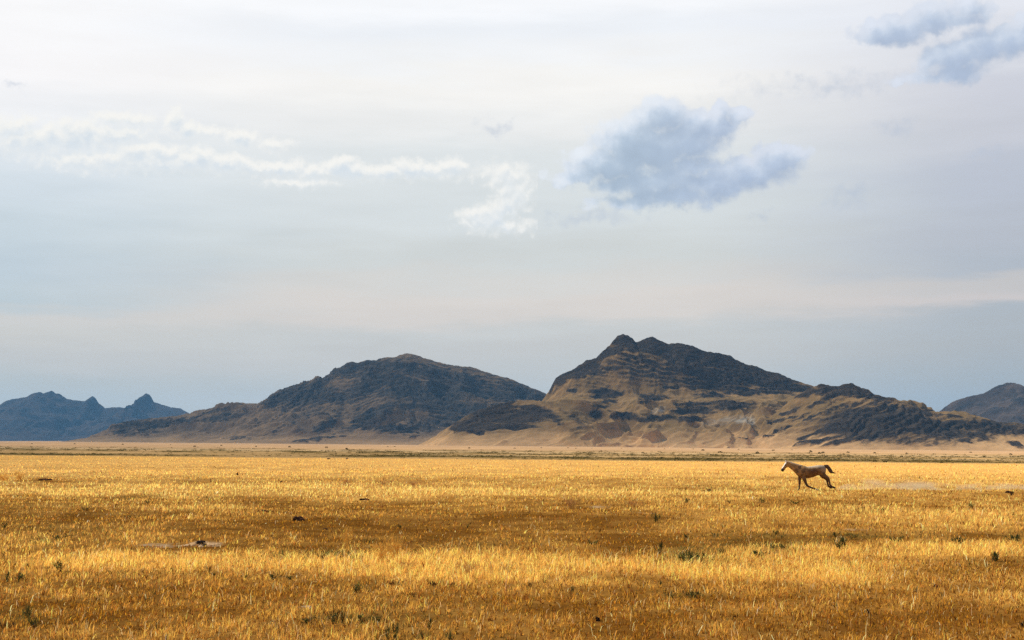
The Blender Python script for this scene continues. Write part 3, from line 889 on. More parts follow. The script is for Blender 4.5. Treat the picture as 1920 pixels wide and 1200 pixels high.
def build_grass():
    r = np.random.default_rng(11)
    N = 720000
    dep = r.uniform(CZ / 320.0, CZ / 15.0, N)             # even steps of depression: denser close by
    d = CZ / dep
    az = np.radians(r.uniform(-1, 1, N) * (21.8 + 200.0 / d))   # wider close by, room for a step aside
    x, y = d * np.sin(az), d * np.cos(az)
    # tussocks: draw blades towards clump centres
    cell = 0.16 + d * 0.0016
    cx, cy = np.floor(x / cell), np.floor(y / cell)
    h = _h(cx, cy, 5) / 65536.0
    h2 = _h(cx, cy, 6) / 65536.0
    pull = 0.85 * (_h(cx, cy, 7) / 65536.0)
    x = lerp(x, (cx + h) * cell, pull); y = lerp(y, (cy + h2) * cell, pull)
    gold, green, bare, far, brush, salt = land(x, y)
    keep = (r.uniform(0, 1, N) < (0.72 + 0.30 * gold)) & (bare < 0.35) & (far < 0.5)
    x, y, d, gold, green = x[keep], y[keep], d[keep], gold[keep], green[keep]
    n = len(x)
    clump = (_h(np.floor(x / .35), np.floor(y / .35), 9) / 65536.0 - .5)
    L = (0.055 + 0.075 * gold ** 1.2) * r.lognormal(0, .34, n) * (1 + 1.15 * clump)
    tall = r.uniform(0, 1, n) < 0.0065 * sstep(d, 70, 25)
    L = np.where(tall, L * 1.6 + .09, L)
    L = np.clip(L * (1 - .35 * sstep(d, 80, 200)), .03, .5)
    W = np.maximum(0.0085, 0.62 * d / 1406.0) * r.uniform(.7, 1.3, n)
    lean = np.clip(r.normal(0.62, .30, n), .02, 1.10)
    az = r.normal(0.3, 2.2, n)                            # a slight common drift away from the wind
    c = mixc((0.43, 0.192, 0.014), (0.90, 0.525, 0.125), np.clip(gold * 1.05 + .10 * clump + r.normal(0, .10, n), 0, 1))
    c = mixc(c, (0.92, 0.60, 0.195), .45 * sstep(d, 45, 80) * sstep(gold, .45, .9))
    kind = r.uniform(0, 1, n)
    red = kind < (.20 * (1 - gold)) + .02
    c[red] = np.array((0.27, 0.090, 0.018))
    pale = (kind > .972) | tall
    c[pale] = np.array((0.80, 0.57, 0.25))
    gr = r.uniform(0, 1, n) < green * .95 + .04 * (1 - gold)
    c[gr] = np.array((0.095, 0.090, 0.024))
    dk = (kind > .40) & (kind < .40 + .22 * (1 - gold))  # dark blades, their share raised to imitate shadowed gaps between tufts
    c[dk] = np.array((0.115, 0.046, 0.010))
    fr = sstep(d, 70, 190)[:, None]
    c = np.clip(c * (1 + .16 * sstep(d, 55, 100)[:, None]) * np.exp((r.normal(-.04, .36, (n, 1)) + .40 * clump[:, None]) * (1 - .6 * fr)) * (1 + r.normal(0, .05, (n, 3))), .005, .92)
    R = np.stack([x, y, ground_z(x, y) - .01], -1)
    o = link("grass", blade_mesh("grass", R, L, az, lean, W, c, 12), M_GRASS)
    tag(o, "dry golden and brown grass covering the plain", "grass", kind='stuff')


build_grass()


# ------------------------------------------------------------------ plants one can count
def leaf_cloud(name, n, seed, stems, hgt, spread, wid, length, cols, upright=.4, v=.25):
    """A plant: stems splaying from one root, small leaves or twigs along each."""
    r = np.random.default_rng(seed)
    sa = r.uniform(0, 2 * np.pi, stems)
    sl = np.sqrt(r.uniform(0, 1, stems)) * spread
    sh = hgt * r.uniform(.6, 1.05, stems)
    k = r.integers(0, stems, n)
    t = r.uniform(.02, 1, n) ** .75
    R = np.stack([np.cos(sa[k]) * sl[k] * t ** 1.2, np.sin(sa[k]) * sl[k] * t ** 1.2, sh[k] * t * .92], -1)
    R[:, :2] += r.normal(0, .02 * hgt / .3, (n, 2))
    L = length * r.uniform(.6, 1.3, n)
    az = sa[k] + r.normal(0, 1.0, n)
    lean = np.clip(r.normal(1 - upright, .25, n), .05, 1.1)
    ci = r.integers(0, len(cols), n)
    C = np.asarray(cols)[ci] * (1 + r.normal(0, v, (n, 1)))
    # the stems themselves
    off = r.normal(0, spread * .20, (stems, 2))
    R[:, :2] += off[k]
    Rs = np.stack([off[:, 0], off[:, 1], 0 * sl - .02], -1)
    ls = np.hypot(sl, sh)
    R = np.concatenate([R, Rs]); L = np.concatenate([L, ls]); az = np.concatenate([az, sa])
    lean = np.concatenate([lean, np.clip(sl / ls, 0, 1)]); W = np.concatenate([np.full(n, wid), np.full(stems, wid * .6)])
    C = np.concatenate([np.clip(C, .004, .9), np.asarray(cols)[r.integers(0, len(cols), stems)] * .8])
    return blade_mesh(name, R, L, az, lean, W, C, seed + 1)


G1, G2, G3 = (0.060, 0.070, 0.020), (0.085, 0.095, 0.028), (0.040, 0.045, 0.018)
PROTO = {
    'weed': [leaf_cloud("green_weed", 110, 21 + i, 8, .30, .16, .016, .085, [G1, G2, G3, G3]) for i in range(4)],
    'low': [leaf_cloud("low_weed", 90, 31 + i, 9, .13, .30, .016, .07, [(0.10, 0.085, 0.025), G2, (0.075, 0.06, 0.022), G1], .35) for i in range(3)],
    'tuft': [leaf_cloud("green_tuft", 60, 41 + i, 22, .30, .22, .015, .12, [G1, G2, G3, (0.16, 0.12, 0.04)], .75) for i in range(3)],
    'dark': [leaf_cloud("dark_weed", 110, 51 + i, 9, .20, .24, .016, .07, [(0.055, 0.03, 0.015), (0.09, 0.05, 0.02), (0.035, 0.025, 0.015)], .4) for i in range(3)],
    'dry': [leaf_cloud("dry_bush", 420, 61 + i, 26, .40, .34, .007, .10, [(0.62, 0.33, 0.06), (0.55, 0.27, 0.045), (0.70, 0.42, 0.10)], .6, .15) for i in range(3)],
    'rust': [leaf_cloud("dry_bush", 300, 71 + i, 22, .34, .34, .007, .10, [(0.34, 0.16, 0.06), (0.26, 0.11, 0.04), (0.45, 0.24, 0.09)], .5, .2) for i in range(2)],
}
for lst in PROTO.values():
    for me in lst:
        me.materials.append(M_LEAF)
PHGT = {'weed': .36, 'low': .18, 'tuft': .36, 'dark': .25, 'dry': .46, 'rust': .40}
OBN = {'weed': 'green_weed', 'low': 'low_weed', 'tuft': 'green_tuft', 'dark': 'dark_weed', 'dry': 'dry_bush', 'rust': 'dry_bush'}
CATN = {'weed': 'weed', 'low': 'weed', 'tuft': 'grass tuft', 'dark': 'weed', 'dry': 'bush', 'rust': 'bush'}
GRPN = {'weed': 'green weeds in the dry grass', 'low': 'low weeds in the dry grass', 'tuft': 'dark grass tufts on the field', 'dark': 'dark withered weeds', 'dry': 'golden dry bushes', 'rust': 'rusty dry bushes'}
PLANTS = [  # px, py of the foot, height and width in photo pixels, kind, label
    (112, 1072, 20, 26, 'weed', "upright dark green weed on the pale straw band, largest by the left edge"),
    (52, 1067, 11, 12, 'weed', "small dark weed left of the large green weed at the left edge"),
    (88, 1071, 9, 14, 'low', "little pale green weed touching the large left weed"),
    (127, 1077, 8, 14, 'low', "low dark sprig just right of the large left weed"),
    (15, 1090, 16, 20, 'weed', "leafy dark clump nearest the left edge below the straw band"),
    (38, 1091, 17, 26, 'weed', "bushy dark clump second from the left edge below the straw band"),
    (392, 1077, 17, 8, 'weed', "single upright green sprig in the straw below the pale dirt patch"),
    (402, 1083, 10, 20, 'low', "low olive weed at the foot of the single upright sprig"),
    (455, 1088, 10, 24, 'low', "spreading olive weed right of the single upright sprig"),
    (8, 990, 10, 14, 'weed', "small green weed at the left edge on the brown turf"),
    (160, 958, 8, 16, 'low', "olive weed on the brown turf below the left straw patch"),
    (110, 1012, 9, 44, 'low', "wide low green weed left of the pale dirt patch"),
    (246, 973, 6, 28, 'low', "flat green weed under the left straw patch"),
    (280, 944, 6, 26, 'low', "flat grey-green weed above the left straw patch"),
    (877, 992, 9, 10, 'tuft', "tiny green tuft on the brown turf left of the middle"),
    (750, 991, 7, 16, 'low', "low green weed above the orange dry bush"),
    (686, 1019, 8, 26, 'low', "grey-green weed between the two orange dry bushes"),
    (575, 1050, 12, 26, 'dark', "leftmost of the dark weeds lining the top of the straw band"),
    (604, 1052, 13, 32, 'dark', "second of the dark weeds lining the top of the straw band"),
    (634, 1050, 12, 32, 'dark', "third of the dark weeds lining the top of the straw band"),
    (658, 1049, 10, 26, 'dark', "fourth of the dark weeds lining the top of the straw band"),
    (513, 1087, 10, 24, 'weed', "green weed at the lower rim of the straw band, left of its twin"),
    (543, 1087, 8, 20, 'weed', "fainter green weed at the lower rim of the straw band, right of its twin"),
    (742, 1102, 14, 36, 'dark', "dark brown withered weed under the straw band with green tips"),
    (814, 1101, 13, 32, 'dark', "dark reddish withered weed under the straw band"),
    (848, 1100, 8, 24, 'dark', "small withered weed right of the dark reddish one"),
    (668, 1111, 14, 26, 'weed', "green weed below and left of the dark brown withered weed"),
    (692, 1111, 9, 14, 'low', "faint weed right of the green weed below the straw band"),
    (775, 1119, 8, 22, 'dark', "grey withered sprig below the dark brown withered weed"),
    (1231, 979, 16, 26, 'tuft', "dark green grass tuft alone on the brown turf, right of the middle"),
    (1288, 943, 8, 20, 'tuft', "dark grass tuft on the straw, left of its two neighbours"),
    (1368, 944, 6, 18, 'low', "low weed between the two dark grass tufts on the straw"),
    (1428, 943, 9, 20, 'tuft', "dark grass tuft on the straw below the running horse"),
    (1287, 1009, 9, 14, 'weed', "small dark weed above the big dark clump, left one of two"),
    (1340, 1008, 8, 22, 'low', "low green weed above the big dark clump, right one of two"),
    (1110, 1021, 8, 34, 'low', "spreading dark weed on the brown turf left of the big dark clump"),
    (1237, 1042, 22, 18, 'weed', "tall green weed just left of the big dark clump"),
    (1237, 1057, 9, 10, 'dark', "dark sprig under the tall green weed"),
    (1278, 1056, 22, 28, 'weed', "left part of the big dark clump above the straw band"),
    (1296, 1059, 24, 30, 'weed', "centre of the big dark clump above the straw band"),
    (1314, 1061, 24, 24, 'weed', "right part of the big dark clump above the straw band"),
    (1356, 1041, 12, 30, 'low', "low green weed right of the big dark clump"),
    (1420, 1045, 12, 26, 'weed', "round dark weed well right of the big dark clump"),
    (1239, 1099, 10, 10, 'weed', "small green sprig at the lower rim of the straw band, right of the middle"),
    (1205, 1101, 9, 14, 'low', "faint green sprig left of the small green sprig"),
    (1257, 1121, 10, 24, 'low', "grey-green weed beneath the small green sprig"),
    (1299, 1121, 12, 34, 'weed', "wider green weed right of the grey-green weed"),
    (1073, 1114, 16, 12, 'weed', "slim upright dark weed below the straw band near the middle"),
    (994, 1102, 11, 12, 'dark', "dark stub of a weed below the straw band near the middle"),
    (1578, 1029, 18, 38, 'weed', "big dark green weed on the right, between green turf and straw"),
    (1567, 1007, 10, 26, 'low', "green weed above the big dark weed on the right"),
    (1600, 1011, 9, 20, 'low', "green weed above and right of the big dark weed"),
    (1450, 1032, 12, 22, 'weed', "dark weed left of the big dark weed on the right, at the straw edge"),
    (1470, 1030, 10, 26, 'low', "low weed beside the dark weed at the straw edge"),
    (1455, 1004, 9, 18, 'low', "faint weed above the dark weed at the straw edge"),
    (1680, 1016, 10, 36, 'low', "spreading green weed on the upper rim of the right straw band"),
    (1795, 1020, 12, 38, 'weed', "leafy green weed on the upper rim of the right straw band"),
    (1903, 1015, 13, 34, 'weed', "green weed at the right edge above the straw band"),
    (1822, 955, 13, 18, 'tuft', "pale grey-green tuft on the straw at the right"),
    (1490, 946, 7, 24, 'low', "low olive weed below the horse's forelegs"),
    (1655, 959, 6, 30, 'low', "flat olive weed under the trail of dust"),
    (1866, 1053, 17, 34, 'weed', "grey-green weed under the right straw band"),
    (1719, 1111, 11, 12, 'weed', "small green weed left of the greenest one at the lower right"),
    (1770, 1117, 7, 14, 'low', "bright little weed at the lower right"),
    (1380, 1160, 8, 14, 'dark', "small dark weed at the lower right of the middle"),
    (52, 1160, 22, 22, 'weed', "upper leafy weed of the pair at the lower left"),
    (64, 1177, 20, 26, 'weed', "lower leafy weed of the pair at the lower left"),
    (275, 1128, 9, 18, 'low', "little green weed on the lower left turf"),
    (291, 1115, 8, 10, 'weed', "tiny weed above the little green one at the lower left"),
    (577, 1170, 14, 34, 'weed', "outer left weed of the dark row at the bottom middle"),
    (626, 1173, 30, 22, 'weed', "tallest weed of the dark row at the bottom middle"),
    (643, 1173, 26, 16, 'weed', "second tallest weed of the dark row at the bottom middle"),
    (678, 1172, 18, 24, 'weed', "third weed of the dark row at the bottom middle"),
    (708, 1170, 17, 30, 'weed', "outer right weed of the dark row at the bottom middle"),
    (727, 1203, 26, 18, 'weed', "left weed of the pair cut by the bottom edge"),
    (741, 1200, 30, 18, 'weed', "right weed of the pair cut by the bottom edge"),
    (806, 1180, 18, 18, 'weed', "green weed right of the dark row at the bottom middle"),
    (792, 1203, 20, 16, 'weed', "green weed below it at the bottom edge"),
    (844, 1203, 18, 20, 'weed', "rightmost green weed along the bottom edge"),
    (1917, 1176, 12, 18, 'dark', "dark weed at the lower right corner"),
    (8, 1180, 14, 40, 'dark', "dark withered mat at the lower left corner"),
    (715, 1056, 32, 34, 'dry', "orange dry bush standing in the straw, left of its larger twin"),
    (738, 1054, 42, 32, 'dry', "taller orange dry bush standing in the straw"),
    (650, 1021, 28, 22, 'dry', "orange dry bush on the brown turf above the dark weeds"),
    (877, 1080, 26, 36, 'rust', "round brownish bush in the straw band"),
    (757, 1068, 14, 30, 'rust', "flat brownish bush in the straw below the orange bushes"),
    (1062, 1074, 14, 26, 'rust', "small brownish bush in the straw band near the middle"),
    (948, 1072, 14, 24, 'rust', "small brownish bush right of the round one"),
    (1072, 953, 18, 32, 'rust', "reddish dry bush on the upper field near the middle"),
    (1186, 950, 10, 40, 'rust', "flat reddish bush right of the reddish dry bush"),
    (38, 902, 15, 26, 'dry', "golden dry bush far up the field at the left edge, right one"),
    (8, 902, 13, 30, 'dry', "golden dry bush cut by the left edge"),
    (776, 911, 9, 26, 'rust', "faint brown bush far up the field left of the middle"),
    (650, 908, 8, 26, 'rust', "brown bush far up the field, leftmost of three"),
    (720, 909, 8, 30, 'rust', "brown bush far up the field, middle of three"),
    (1896, 929, 8, 18, 'dark', "dark low weed at the right end of the dust trail"),
]


def build_plants():
    r = np.random.default_rng(5)
    count = {}
    for (px, py, h, w, kind, label) in PLANTS:
        i = count.get(kind, 0)
        count[kind] = i + 1
        me = PROTO[kind][i % len(PROTO[kind])]
        x, y, z = ground_pt(px, py)
        m_per_px = math.hypot(y, CZ) / F
        hh = h * m_per_px * 1.35
        o = bpy.data.objects.new(OBN[kind], me)
        COL.objects.link(o)
        o.location = (x, y, z - .01)
        half = {'weed': .20, 'low': .33, 'tuft': .27, 'dark': .27, 'dry': .38, 'rust': .38}[kind]
        sx = w * m_per_px / 2 / half * 1.15
        o.scale = (sx, sx, hh / PHGT[kind])
        o.rotation_euler = (0, 0, r.uniform(0, 6.28))
        tag(o, label, CATN[kind], GRPN[kind])


build_plants()


def stone_mesh(name, seed, sx, sy, sz, rough=.25, sub=3):
    bm = bmesh.new()
    bmesh.ops.create_icosphere(bm, subdivisions=sub, radius=1)
    for v in bm.verts:
        p = v.co
        n = float(fbm(p.x * 1.3 + seed, p.y * 1.3 + p.z * 1.7, seed, 3))
        n2 = float(fbm(p.z * 3 + seed, p.y * 3 + p.x * 2, seed + 3, 2))
        v.co = Vector((p.x * sx, p.y * sy, max(p.z, -.35) * sz)) * (1 + rough * n + rough * .4 * n2)
    me = bpy.data.meshes.new(name)
    bm.to_mesh(me); bm.free()
    return me


def mat_plain(name, a, b, scale):
    m, T, out = new_mat(name)
    geo = T.n('ShaderNodeTexCoord').outputs['Object']
    n = T.noise(geo, scale, 5.0, .65)
    d = T.n('ShaderNodeBsdfDiffuse')
    T.link(T.mix(T.step(n, .35, .65), a, b), d.inputs[0])
    bump = T.n('ShaderNodeBump'); bump.inputs['Strength'].default_value = .6; bump.inputs['Distance'].default_value = .02
    T.link(n, bump.inputs['Height']); T.link(bump.outputs[0], d.inputs['Normal'])
    T.link(d.outputs[0], out.inputs[0])
    return m


M_DARKST = mat_plain("dark_clod", (0.035, 0.017, 0.012), (0.075, 0.036, 0.022), 12)
M_BLACKST = mat_plain("black_clod", (0.014, 0.011, 0.011), (0.035, 0.025, 0.022), 20)
M_PALEST = mat_plain("pale_stone", (0.42, 0.30, 0.20), (0.55, 0.42, 0.29), 14)
M_DIRT = mat_plain("pale_dirt", (0.26, 0.155, 0.075), (0.42, 0.29, 0.165), 7)
STONES = [  # px, foot py, width, height px, material, label, name, category
    (558, 977, 21, 9, M_DARKST, "dark red-brown clod of earth alone on the brown turf at left", "earth_clod", "clod"),
    (683, 938, 18, 4, M_DARKST, "flat dark clod at the lower rim of the pale straw strip", "earth_clod", "clod"),
    (494, 960, 24, 4, M_DARKST, "long flat dark clod left of and above the big red-brown one", "earth_clod", "clod"),
    (610, 993, 9, 3, M_DARKST, "small flat dark clod below the big red-brown one", "earth_clod", "clod"),
    (527, 905, 5, 4, M_DARKST, "tiny dark clod far up the field at left", "earth_clod", "clod"),
    (445, 891, 4, 6, M_DARKST, "tiny upright reddish clod far up the field at left", "earth_clod", "clod"),
    (1330, 922, 8, 5, M_BLACKST, "small black stone far up the field left of the horse", "stone", "stone"),
    (1316, 921, 12, 2, M_DARKST, "flat brown clod touching the small black stone's left side", "earth_clod", "clod"),
    (1121, 1165, 8, 8, M_BLACKST, "round black stone near the bottom, right of the middle", "stone", "stone"),
    (1627, 1151, 8, 8, M_BLACKST, "round black stone on the turf at the lower right", "stone", "stone"),
    (1757, 1101, 10, 5, M_DARKST, "brown clod on the turf at the right, below the green weed", "earth_clod", "clod"),
    (572, 1142, 24, 6, M_PALEST, "flat pale stone in the turf left of the bottom middle", "stone", "stone"),
    (1892, 925, 12, 5, M_DARKST, "brown clod at the right end of the dust trail", "earth_clod", "clod"),
    (82, 901, 24, 4, M_DARKST, "long dark clod beside the golden dry bush at the far left", "earth_clod", "clod"),
    (616, 861, 6, 2, M_DARKST, "left of the two dark specks at the top of the golden field", "earth_clod", "clod"),
    (650, 861, 5, 2, M_DARKST, "right of the two dark specks at the top of the golden field", "earth_clod", "clod"),
]
for k, (px, py, w, h, mt, lab, nm, cat) in enumerate(STONES):
    x, y, z = ground_pt(px, py)
    s = math.hypot(y, CZ) / F
    o = link(nm, stone_mesh(nm, 100 + k * 7, w * s / 2, w * s / 2 * .8, h * s * .75, .42), mt)
    o.location = (x, y + w * s * .3, z + h * s * .15)
    tag(o, lab, cat, "clods and stones on the field")


def build_mound():
    x0, y0, z0 = ground_pt(376, 1022)
    s = y0 / F
    n = 70
    g = np.linspace(-1, 1, n)
    U, V = np.meshgrid(g, g)
    R = np.hypot(U, V)
    hgt = .135 * np.exp(-(R / .42) ** 2) * (1 + .5 * fbm(U * 3, V * 3, 77, 3)) + .03 * fbm(U * 9, V * 9, 78, 3)
    hole = np.exp(-(((U - .10) / .20) ** 2 + ((V + .22) / .16) ** 2) ** 1.5)
    hgt = .7 * hgt - .15 * hole - .16 * sstep(R + .55 * fbm(U * 2.2, V * 2.2, 79, 4), .45, 1.0)
    me = grid_mesh("burrow_mound", U * 42 * s, V * .75, hgt)
    o = link("burrow_mound", me, M_DIRT)
    o.location = (x0, y0, z0 + .02)
    tag(o, "pale dirt mound with a dark burrow hole, beside the bare dirt patch", "mound")
    hl = link("burrow_hole_shade", stone_mesh("burrow_hole_shade", 55, 9 * s, .10, .05, .3), M_BLACKST, o)  # black lump stands in for the shade inside the hole
    hl.location = (2 * s, -.10, .075)


build_mound()


# ------------------------------------------------------------------ shrubs of the far plain
M_SAGE = mat_leaf("sagebrush_leaves", .15)


def shrub_points(n, r):
    p = r.normal(0, 1, (n, 3))
    p /= np.linalg.norm(p, axis=1)[:, None]
    p *= r.uniform(.3, 1, (n, 1)) ** .5
    p[:, 2] = np.abs(p[:, 2]) * .85
    return p


def build_brush():
    r = np.random.default_rng(91)
    N = 60000
    d = CZ / r.uniform(CZ / 1500, CZ / 170, N)
    az = np.radians(r.uniform(-21.5, 21.5, N))
    x, y = d * np.sin(az), d * np.cos(az)
    brush = land(x, y)[4]
    keep = r.uniform(0, 1, N) < brush ** 1.5 * .42
    x, y = x[keep][:9000], y[keep][:9000]
    n = len(x)
    k = 12
    sz = r.uniform(.20, .50, n) * np.clip(np.hypot(x, y) / 380, .6, 1.4)
    P = shrub_points(n * k, r).reshape(n, k, 3) * sz[:, None, None] * np.array((1.5, 1.2, .55))
    R = (P + np.stack([x, y, ground_z(x, y)], -1)[:, None, :]).reshape(-1, 3)
    m = n * k
    L = np.repeat(sz, k) * .38
    base = np.array([(0.085, 0.080, 0.026), (0.11, 0.085, 0.03), (0.06, 0.06, 0.022), (0.17, 0.12, 0.045)])[r.integers(0, 4, n)]
    C = jitter(np.repeat(base, k, 0), r, m, .2, .05)
    me = blade_mesh("brush", R, L, r.uniform(0, 6.28, m), r.uniform(.2, .9, m), np.repeat(sz, k) * .30, C, 92)
    o = link("brush", me, M_SAGE)
    tag(o, "dark green belt of low brush across the far plain", "brush", kind='stuff')
    # shrubs standing alone
    protos = []
    for q in range(3):
        rr = np.random.default_rng(95 + q)
        p = shrub_points(70, rr) * (.55, .55, .6)
        C = jitter((0.060, 0.055, 0.022), rr, 70, .25, .05)
        me = blade_mesh("shrub", p.astype(float), rr.uniform(.15, .3, 70), rr.uniform(0, 6.28, 70), rr.uniform(.2, .9, 70), np.full(70, .12), C, q)
        me.materials.append(M_SAGE)
        protos.append(me)
    spots = [(1065, 840), (1080, 841), (1015, 840), (965, 841), (1165, 841), (1110, 840), (727, 838), (740, 838), (543, 839), (650, 843), (612, 840), (880, 841),
             (1246, 842), (1300, 842), (1318, 845), (1385, 843), (1450, 845), (1485, 844), (1520, 848), (1543, 850), (1536, 851), (1590, 849), (1640, 850), (1700, 851), (1820, 849), (1895, 853),
             (1690, 857), (1640, 866), (1660, 867), (1765, 868), (320, 834), (365, 838), (140, 832), (230, 834), (60, 832), (480, 838), (415, 836), (1205, 850), (1420, 850), (1350, 849), (1845, 857)]
    rs = np.random.default_rng(97)
    first = None
    for q, (px, py) in enumerate(spots):
        x, y, z = ground_pt(px, py)
        if y > 1400:
            x, y = x * 1400 / y, 1400.0
            z = float(ground_z(x, y))
        if first is None:
            o = first = bpy.data.objects.new("shrub", protos[0])
        else:
            o = first.copy()
            o.data = protos[q % 3]
        COL.objects.link(o)
        o.location = (x, y, z - .05)
        sc = rs.uniform(.6, 1.0) * np.clip(y / 400, .7, 1.8)
        o.scale = (sc * rs.uniform(.9, 1.5), sc, sc * rs.uniform(.8, 1.1))
        o.rotation_euler = (0, 0, rs.uniform(0, 6.28))
        tag(o, "small dark shrub standing alone on the tan far plain", "shrub", "lone shrubs on the far plain")


build_brush()


# ------------------------------------------------------------------ the running horse
def ring_loft(bm, rings, seg=20):
    """rings: (x, z, y, half height in its own plane, half width); a closed tube through them."""
    n = len(rings)
    prev = None
    C = [Vector((q[0], q[2], q[1])) for q in rings]
    for i, q in enumerate(rings):
        t = (C[min(i + 1, n - 1)] - C[max(i - 1, 0)]).normalized()
        lat = Vector((0, 1, 0))
        lat = (lat - t * lat.dot(t)).normalized()
        up = t.cross(lat).normalized()
        vs = [bm.verts.new(C[i] + up * (q[3] * math.cos(a)) + lat * (q[4] * math.sin(a))) for a in (2 * math.pi * k / seg for k in range(seg))]
        if prev:
            for k in range(seg):
                bm.faces.new((prev[k], prev[(k + 1) % seg], vs[(k + 1) % seg], vs[k]))
        else:
            bm.faces.new(list(reversed(vs)))
        prev = vs
    bm.faces.new(prev)


def bake(o):
    dg = bpy.context.evaluated_depsgraph_get()
    me = bpy.data.meshes.new_from_object(o.evaluated_get(dg))
    return me


def build_horse():
    X0, Y0, Z0 = ground_pt(1510, 920.5)
    K = math.hypot(Y0, CZ) / F / 12.0            # metres per unit of the 12x enlarged photograph
    ox, oz = 950.0, 962.0

    def c(zx, zy, y, a, b):
        g = 1.30 if a < .10 else 1.0             # limbs: allow for the smoothing below
        return ((zx - ox) * K, (oz - zy) * K, y, a * g, b * g)
    tubes = []
    # trunk: deep chest, tucked belly, round croup
    tk = []
    for (zx, top, bot, hw) in [(640, 545, 625, .07), (665, 490, 650, .13), (700, 440, 675, .18), (760, 402, 690, .225), (820, 400, 690, .25), (900, 424, 684, .275),
                               (1000, 413, 662, .28), (1080, 400, 630, .26), (1160, 388, 615, .255), (1225, 394, 612, .235), (1275, 412, 600, .18), (1300, 452, 570, .10)]:
        tk.append(c(zx, (top + bot) / 2, 0, (bot - top) / 2 * K, hw))
    tubes.append(tk)
    tubes.append([c(790, 535, 0, .35, .18), c(735, 515, 0, .33, .16), c(665, 478, 0, .265, .13), c(600, 440, 0, .215, .105), c(545, 410, 0, .178, .09), c(490, 382, 0, .155, .08), c(440, 360, 0, .125, .07)])
    tubes.append([c(452, 338, 0, .055, .06), c(440, 360, 0, .12, .09), c(420, 392, 0, .135, .098), c(388, 432, 0, .105, .085), c(355, 473, 0, .083, .065), c(335, 503, 0, .078, .062), c(320, 525, 0, .058, .05)])
    for sy in (-1, 1):                            # ears
        tubes.append([c(428, 325, sy * .045, .030, .022), c(415, 303, sy * .055, .028, .018), c(405, 284, sy * .058, .008, .006)])
    # near hind leg, thrown back
    tubes.append([c(1215, 505, -.10, .23, .12), c(1222, 560, -.13, .20, .105), c(1243, 610, -.14, .145, .09), c(1290, 650, -.14, .095, .065), c(1345, 688, -.14, .075, .05),
                  c(1362, 725, -.14, .052, .04), c(1372, 780, -.14, .040, .033), c(1385, 830, -.14, .043, .038), c(1402, 856, -.14, .050, .042), c(1432, 870, -.14, .040, .037), c(1462, 884, -.14, .050, .046), c(1502, 896, -.14, .034, .046)])
    tubes.append([c(1200, 505, .10, .22, .12), c(1205, 560, .13, .19, .105), c(1222, 612, .14, .14, .09), c(1266, 655, .14, .09, .06), c(1322, 694, .14, .07, .048),
                  c(1342, 735, .14, .050, .04), c(1352, 790, .14, .040, .033), c(1360, 835, .14, .043, .038), c(1372, 862, .14, .048, .042), c(1398, 880, .14, .040, .037), c(1420, 893, .14, .046, .046), c(1445, 905, .14, .03, .046)])
    # far foreleg, upright on the ground
    tubes.append([c(745, 560, .09, .17, .09), c(735, 620, .11, .12, .075), c(728, 690, .12, .078, .060), c(724, 755, .12, .060, .05), c(722, 800, .12, .055, .047), c(720, 830, .12, .040, .036), c(717, 880, .12, .036, .032),
                  c(714, 912, .12, .043, .04), c(706, 932, .12, .036, .035), c(700, 945, .12, .048, .046), c(696, 960, .12, .055, .052)])
    # near foreleg, folded back under the body
    tubes.append([c(775, 560, -.09, .18, .09), c(790, 625, -.12, .13, .08), c(812, 695, -.13, .092, .065), c(838, 770, -.13, .068, .052), c(858, 822, -.13, .060, .05), c(880, 852, -.13, .055, .046), c(915, 868, -.13, .042, .036),
                  c(975, 892, -.13, .038, .034), c(1020, 910, -.13, .044, .04), c(1050, 922, -.13, .042, .038), c(1085, 932, -.13, .040, .037), c(1112, 940, -.13, .048, .045), c(1142, 950, -.13, .032, .046)])
    bm = bmesh.new()
    for tb in tubes:
        ring_loft(bm, tb)
    bmesh.ops.recalc_face_normals(bm, faces=bm.faces)
    raw = bpy.data.meshes.new("horse_raw")
    bm.to_mesh(raw); bm.free()
    o = bpy.data.objects.new("horse", raw)
    COL.objects.link(o)
    md = o.modifiers.new("r", 'REMESH'); md.mode = 'VOXEL'; md.voxel_size = .016
    sm = o.modifiers.new("s", 'SMOOTH'); sm.factor = .5; sm.iterations = 5
    bpy.context.view_layer.update()
    me = bake(o)
    o.modifiers.clear()
    o.data = me
    me.name = "horse"
    n = len(me.vertices)
    co = np.empty(n * 3, np.float32); me.vertices.foreach_get("co", co)
    co = co.reshape(-1, 3)
    zx, zy, ly = co[:, 0] / K + ox, oz - co[:, 2] / K, co[:, 1]
    nz = 10 * fbm(zx / 40, zy / 40 + ly * 9, 7, 3)
    col = np.tile(np.array((0.265, 0.150, 0.052)), (n, 1))

    def put(mask, cc):
        nonlocal col
        col = mixc(col, cc, np.clip(mask, 0, 1)[:, None][:, 0])
    bl = fbm(zx / 75 + 3, zy / 60 + ly * 3, 19, 3)
    col = col * np.clip(1 + .9 * bl, .4, 1.9)[:, None]                             # patchy coat, lighter and darker by noise
    put(np.exp(-((zx - 1000 + nz) / 170) ** 2 - ((zy - 545 - nz) / 75) ** 2) * .95, (0.095, 0.036, 0.010))                    # redder barrel
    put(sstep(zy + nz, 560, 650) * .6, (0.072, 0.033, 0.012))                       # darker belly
    put(sstep(zy + nz + (zx - 1100) * .02, 470, 415) * sstep(zx, 800, 900) * .85, (0.50, 0.41, 0.29))   # pale back, with the backlit rim painted in
    put(sstep(zx + nz * 2, 1130, 1220) * sstep(zy + nz, 580, 470) * .8, (0.33, 0.26, 0.175))             # pale rump
    put(sstep(zy, 660, 760) * .85, (0.082, 0.036, 0.014))                           # dark legs
